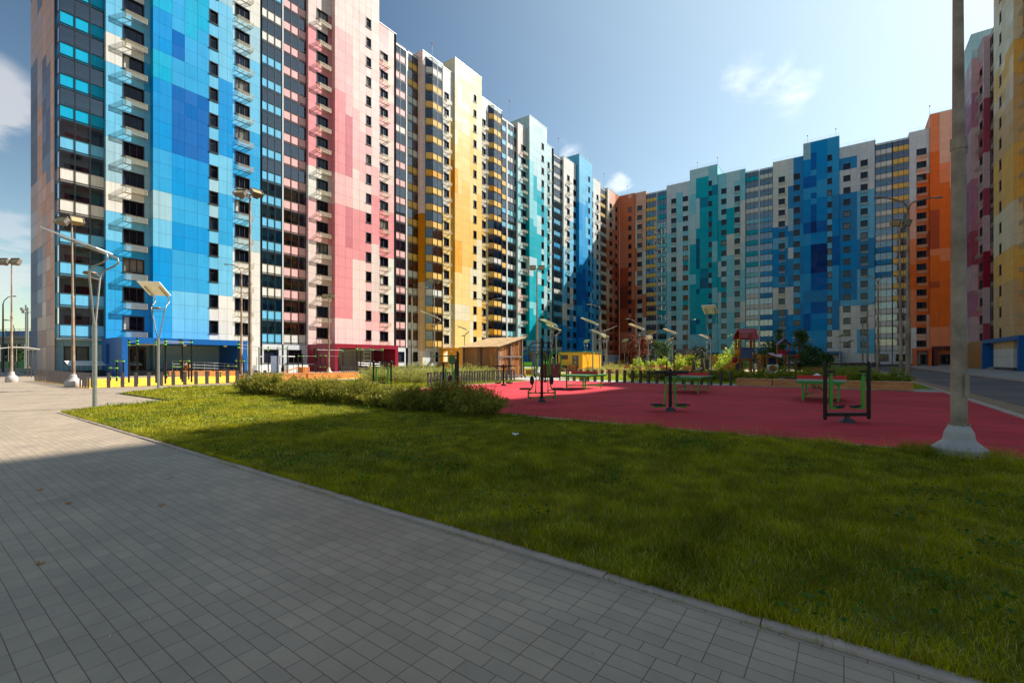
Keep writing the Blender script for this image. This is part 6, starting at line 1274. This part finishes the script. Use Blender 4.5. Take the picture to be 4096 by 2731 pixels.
iv = nn(t, 'ShaderNodeMath', operation='DIVIDE'); iv.inputs[0].default_value = 1; t.links.new(dz.outputs[0], iv.inputs[1])
pv = nn(t, 'ShaderNodeVectorMath', operation='SCALE'); t.links.new(tc.outputs['Generated'], pv.inputs[0]); t.links.new(iv.outputs[0], pv.inputs['Scale'])
def dirv(px, py): v = P(px, 1.0, 0); v.z = (HY-py)/F; return v.normalized()
def blob(px, py, w, sharp_lo, sharp_hi, nscale, amt):
    """patch of cloud around a direction, broken up by noise"""
    d = nn(t, 'ShaderNodeVectorMath', operation='DISTANCE'); d.inputs[1].default_value = dirv(px, py); t.links.new(tc.outputs['Generated'], d.inputs[0])
    m1 = nn(t, 'ShaderNodeMapRange'); m1.inputs['From Min'].default_value = 0; m1.inputs['From Max'].default_value = w; m1.inputs['To Min'].default_value = 1; m1.inputs['To Max'].default_value = 0; t.links.new(d.outputs['Value'], m1.inputs['Value'])
    nz = nn(t, 'ShaderNodeTexNoise'); nz.inputs['Scale'].default_value = nscale; nz.inputs['Detail'].default_value = 9; nz.inputs['Roughness'].default_value = .58; nz.inputs['Distortion'].default_value = .3; t.links.new(pv.outputs[0], nz.inputs['Vector'])
    a = nn(t, 'ShaderNodeMath', operation='MULTIPLY'); t.links.new(m1.outputs[0], a.inputs[0]); t.links.new(nz.outputs['Fac'], a.inputs[1])
    m2 = nn(t, 'ShaderNodeMapRange'); m2.interpolation_type = 'SMOOTHSTEP'; m2.inputs['From Min'].default_value = sharp_lo; m2.inputs['From Max'].default_value = sharp_hi; m2.inputs['To Max'].default_value = amt; t.links.new(a.outputs[0], m2.inputs['Value']); return m2.outputs[0]
tn = nn(t, 'ShaderNodeVectorMath', operation='MULTIPLY'); tn.inputs[1].default_value = SKY_TINT; t.links.new(sk.outputs['Color'], tn.inputs[0]); gm = nn(t, 'ShaderNodeGamma'); gm.inputs['Gamma'].default_value = SKY_G; s1 = nn(t, 'ShaderNodeVectorMath', operation='SCALE'); s1.inputs['Scale'].default_value = 1/SKY_P; s2 = nn(t, 'ShaderNodeVectorMath', operation='SCALE'); s2.inputs['Scale'].default_value = SKY_P; t.links.new(tn.outputs[0], s1.inputs[0]); t.links.new(s1.outputs[0], gm.inputs['Color']); t.links.new(gm.outputs[0], s2.inputs[0]); last = s2.outputs[0]
hz = nn(t, 'ShaderNodeMapRange'); hz.inputs['From Min'].default_value = .0; hz.inputs['From Max'].default_value = .55; hz.inputs['To Min'].default_value = 1; hz.inputs['To Max'].default_value = 0; t.links.new(sx.outputs['Z'], hz.inputs['Value'])
hp = nn(t, 'ShaderNodeMath', operation='POWER'); hp.inputs[1].default_value = 2.2; t.links.new(hz.outputs[0], hp.inputs[0])
ds = nn(t, 'ShaderNodeVectorMath', operation='DISTANCE'); ds.inputs[1].default_value = sv; t.links.new(tc.outputs['Generated'], ds.inputs[0])
hs = nn(t, 'ShaderNodeMapRange'); hs.interpolation_type = 'SMOOTHSTEP'; hs.inputs['From Min'].default_value = 1.12; hs.inputs['From Max'].default_value = .15; t.links.new(ds.outputs['Value'], hs.inputs['Value'])
hm = nn(t, 'ShaderNodeMath', operation='MULTIPLY'); t.links.new(hp.outputs[0], hm.inputs[0]); hq = nn(t, 'ShaderNodeMapRange'); hq.inputs['To Min'].default_value = .25; hq.inputs['To Max'].default_value = .85; t.links.new(hs.outputs[0], hq.inputs['Value']); t.links.new(hq.outputs[0], hm.inputs[1])
h1 = nn(t, 'ShaderNodeMix', data_type='RGBA'); t.links.new(hm.outputs[0], h1.inputs['Factor']); t.links.new(last, h1.inputs['A']); h1.inputs['B'].default_value = (4.6, 5.9, 6.4, 1)
h2 = nn(t, 'ShaderNodeMix', data_type='RGBA'); hk = nn(t, 'ShaderNodeMath', operation='MULTIPLY'); hk.inputs[1].default_value = .5; t.links.new(hs.outputs[0], hk.inputs[0]); t.links.new(hk.outputs[0], h2.inputs['Factor']); t.links.new(h1.outputs['Result'], h2.inputs['A']); h2.inputs['B'].default_value = (6.0, 7.6, 8.2, 1); last = h2.outputs['Result']
for (px, py, w, lo, hi, ns, amt, col) in CLOUDS:
    f_ = blob(px, py, w, lo, hi, ns, amt); mx = nn(t, 'ShaderNodeMix', data_type='RGBA'); t.links.new(f_, mx.inputs['Factor']); t.links.new(last, mx.inputs['A']); mx.inputs['B'].default_value = (*col, 1); last = mx.outputs['Result']
t.links.new(last, bg.inputs['Color'])
SC.view_settings.view_transform = 'Standard'; SC.view_settings.look = 'None'; SC.view_settings.gamma = 1; SC.view_settings.exposure = EXPO
SC.render.engine = 'CYCLES'; SC.cycles.max_bounces = 8; SC.cycles.transparent_max_bounces = 16; SC.cycles.diffuse_bounces = 4
SC.render.resolution_x = 1024; SC.render.resolution_y = 682

# ---------------- seated person by the ramp railing
def person(px, fw, zseat, heading, label):
    p = P(px, fw); r = thing('person', label, 'person', (p.x, p.y, zseat-.45), heading)
    J = [((0, 0, .53), .14), ((0, .02, .72), .135), ((0, .0, .92), .15), ((0, -.02, 1.06), .06), ((0, -.03, 1.13), .055), ((0, -.05, 1.22), .095), ((0, -.05, 1.31), .075),
         ((.16, .0, 1.0), .06), ((.22, -.02, .78), .045), ((.17, -.2, .66), .036), ((-.16, .0, 1.0), .06), ((-.22, -.02, .78), .045), ((-.17, -.2, .66), .036),
         ((.09, -.02, .52), .1), ((.11, -.42, .52), .07), ((.11, -.45, .1), .045), ((.11, -.58, .05), .04), ((-.09, -.02, .52), .1), ((-.11, -.42, .52), .07), ((-.11, -.45, .1), .045), ((-.11, -.58, .05), .04)]
    E = [(0, 1), (1, 2), (2, 3), (3, 4), (4, 5), (5, 6), (2, 7), (7, 8), (8, 9), (2, 10), (10, 11), (11, 12), (0, 13), (13, 14), (14, 15), (15, 16), (0, 17), (17, 18), (18, 19), (19, 20)]
    for sx_, wi in ((1, 9), (-1, 12)):
        w = Vector(J[wi][0])
        for k in range(4):
            b0 = len(J); J.append(((w.x+sx_*(-.03+.02*k), w.y-.06, w.z+.0), .011)); J.append(((w.x+sx_*(-.03+.02*k), w.y-.1-.006*(k % 3), w.z-.02), .008)); E += [(wi, b0), (b0, b0+1)]
        b0 = len(J); J.append(((w.x-sx_*.045, w.y-.04, w.z-.015), .01)); E.append((wi, b0))
    me = bpy.data.meshes.new('body'); me.from_pydata([j[0] for j in J], E, []); o = obj('body', me, r)
    sk_ = o.modifiers.new('skin', 'SKIN'); o.modifiers.new('sub', 'SUBSURF').levels = 1
    for i, (c, q) in enumerate(J): me.skin_vertices[0].data[i].radius = (q, q); 
    me.skin_vertices[0].data[0].use_root = True
    me.materials.append(mat('skin', rgb(206, 150, 122), .6))
    def shell(name, k0, k1, grow, m_):
        mb = MB()
        for (a, b_) in E[:20]:
            if a in k0 and b_ in k1: mb.tube([J[a][0], J[b_][0]], J[a][1]*grow, 12, 0, True, J[b_][1]*grow)
        mb.build(name, m_, r)
    shell('jacket', (0, 1, 2, 7, 10, 8, 11), (1, 2, 7, 8, 10, 11, 9, 12), 1.12, mat('jacket_brown', rgb(96, 58, 44), .8)); shell('trousers', (0, 13, 14, 17, 18), (13, 14, 15, 17, 18, 19), 1.12, mat('trousers_dark', rgb(38, 36, 44), .8))
    mb = MB(); mb.lathe([(.075, 1.2), (.105, 1.26), (.1, 1.33), (.06, 1.385), (.001, 1.395)], 14, 0, (0, -.035, 0)); mb.build('hair', mat('hair_dark', rgb(34, 26, 22), .7), r)
    f = MB(); [f.lathe([(.001, 0), (.012, .004), (.001, .012)], 6, 0, (s_*.032, -.142, 1.24)) for s_ in (-1, 1)]; f.build('eye', M_black, r)
    f = MB(); f.beam((0, -.14, 1.235), (0, -.162, 1.2), .02, .02); f.build('nose', MT['skin'], r)
    b = MB(); b.lathe([(.08, .68), (.15, .72), (.16, .85), (.13, 1.0), (.06, 1.06), (.001, 1.065)], 12, 0, (0, .2, 0)); o = b.build('backpack', mat('backpack_tan', rgb(178, 132, 72), .8)); o.location = r.location; o.rotation_euler = r.rotation_euler
    tag(o, 'tan backpack worn by the seated person near the ramp railings', 'backpack')
person(746, 43.9, .51, math.pi+.5, 'person in a brown jacket sitting with their back turned before the ramp')
p = P(3522, 104); r = thing('basement_canopy', 'low dark sloping cover against the pale wall beside the road', 'canopy', (min(p.x, 141.5), p.y, 0), 0); m = MB(); m.face([(0, 0, .3), (0, 1.6, .3), (1.2, 1.6, .95), (1.2, 0, .95)]); m.face([(0, 0, 0), (0, 1.6, 0), (0, 1.6, .3), (0, 0, .3)]); m.face([(0, 0, 0), (0, 0, .3), (1.2, 0, .95), (1.2, 0, 0)]); m.face([(0, 1.6, 0), (1.2, 1.6, 0), (1.2, 1.6, .95), (0, 1.6, .3)]); m.build('cover', M_plinth, r)
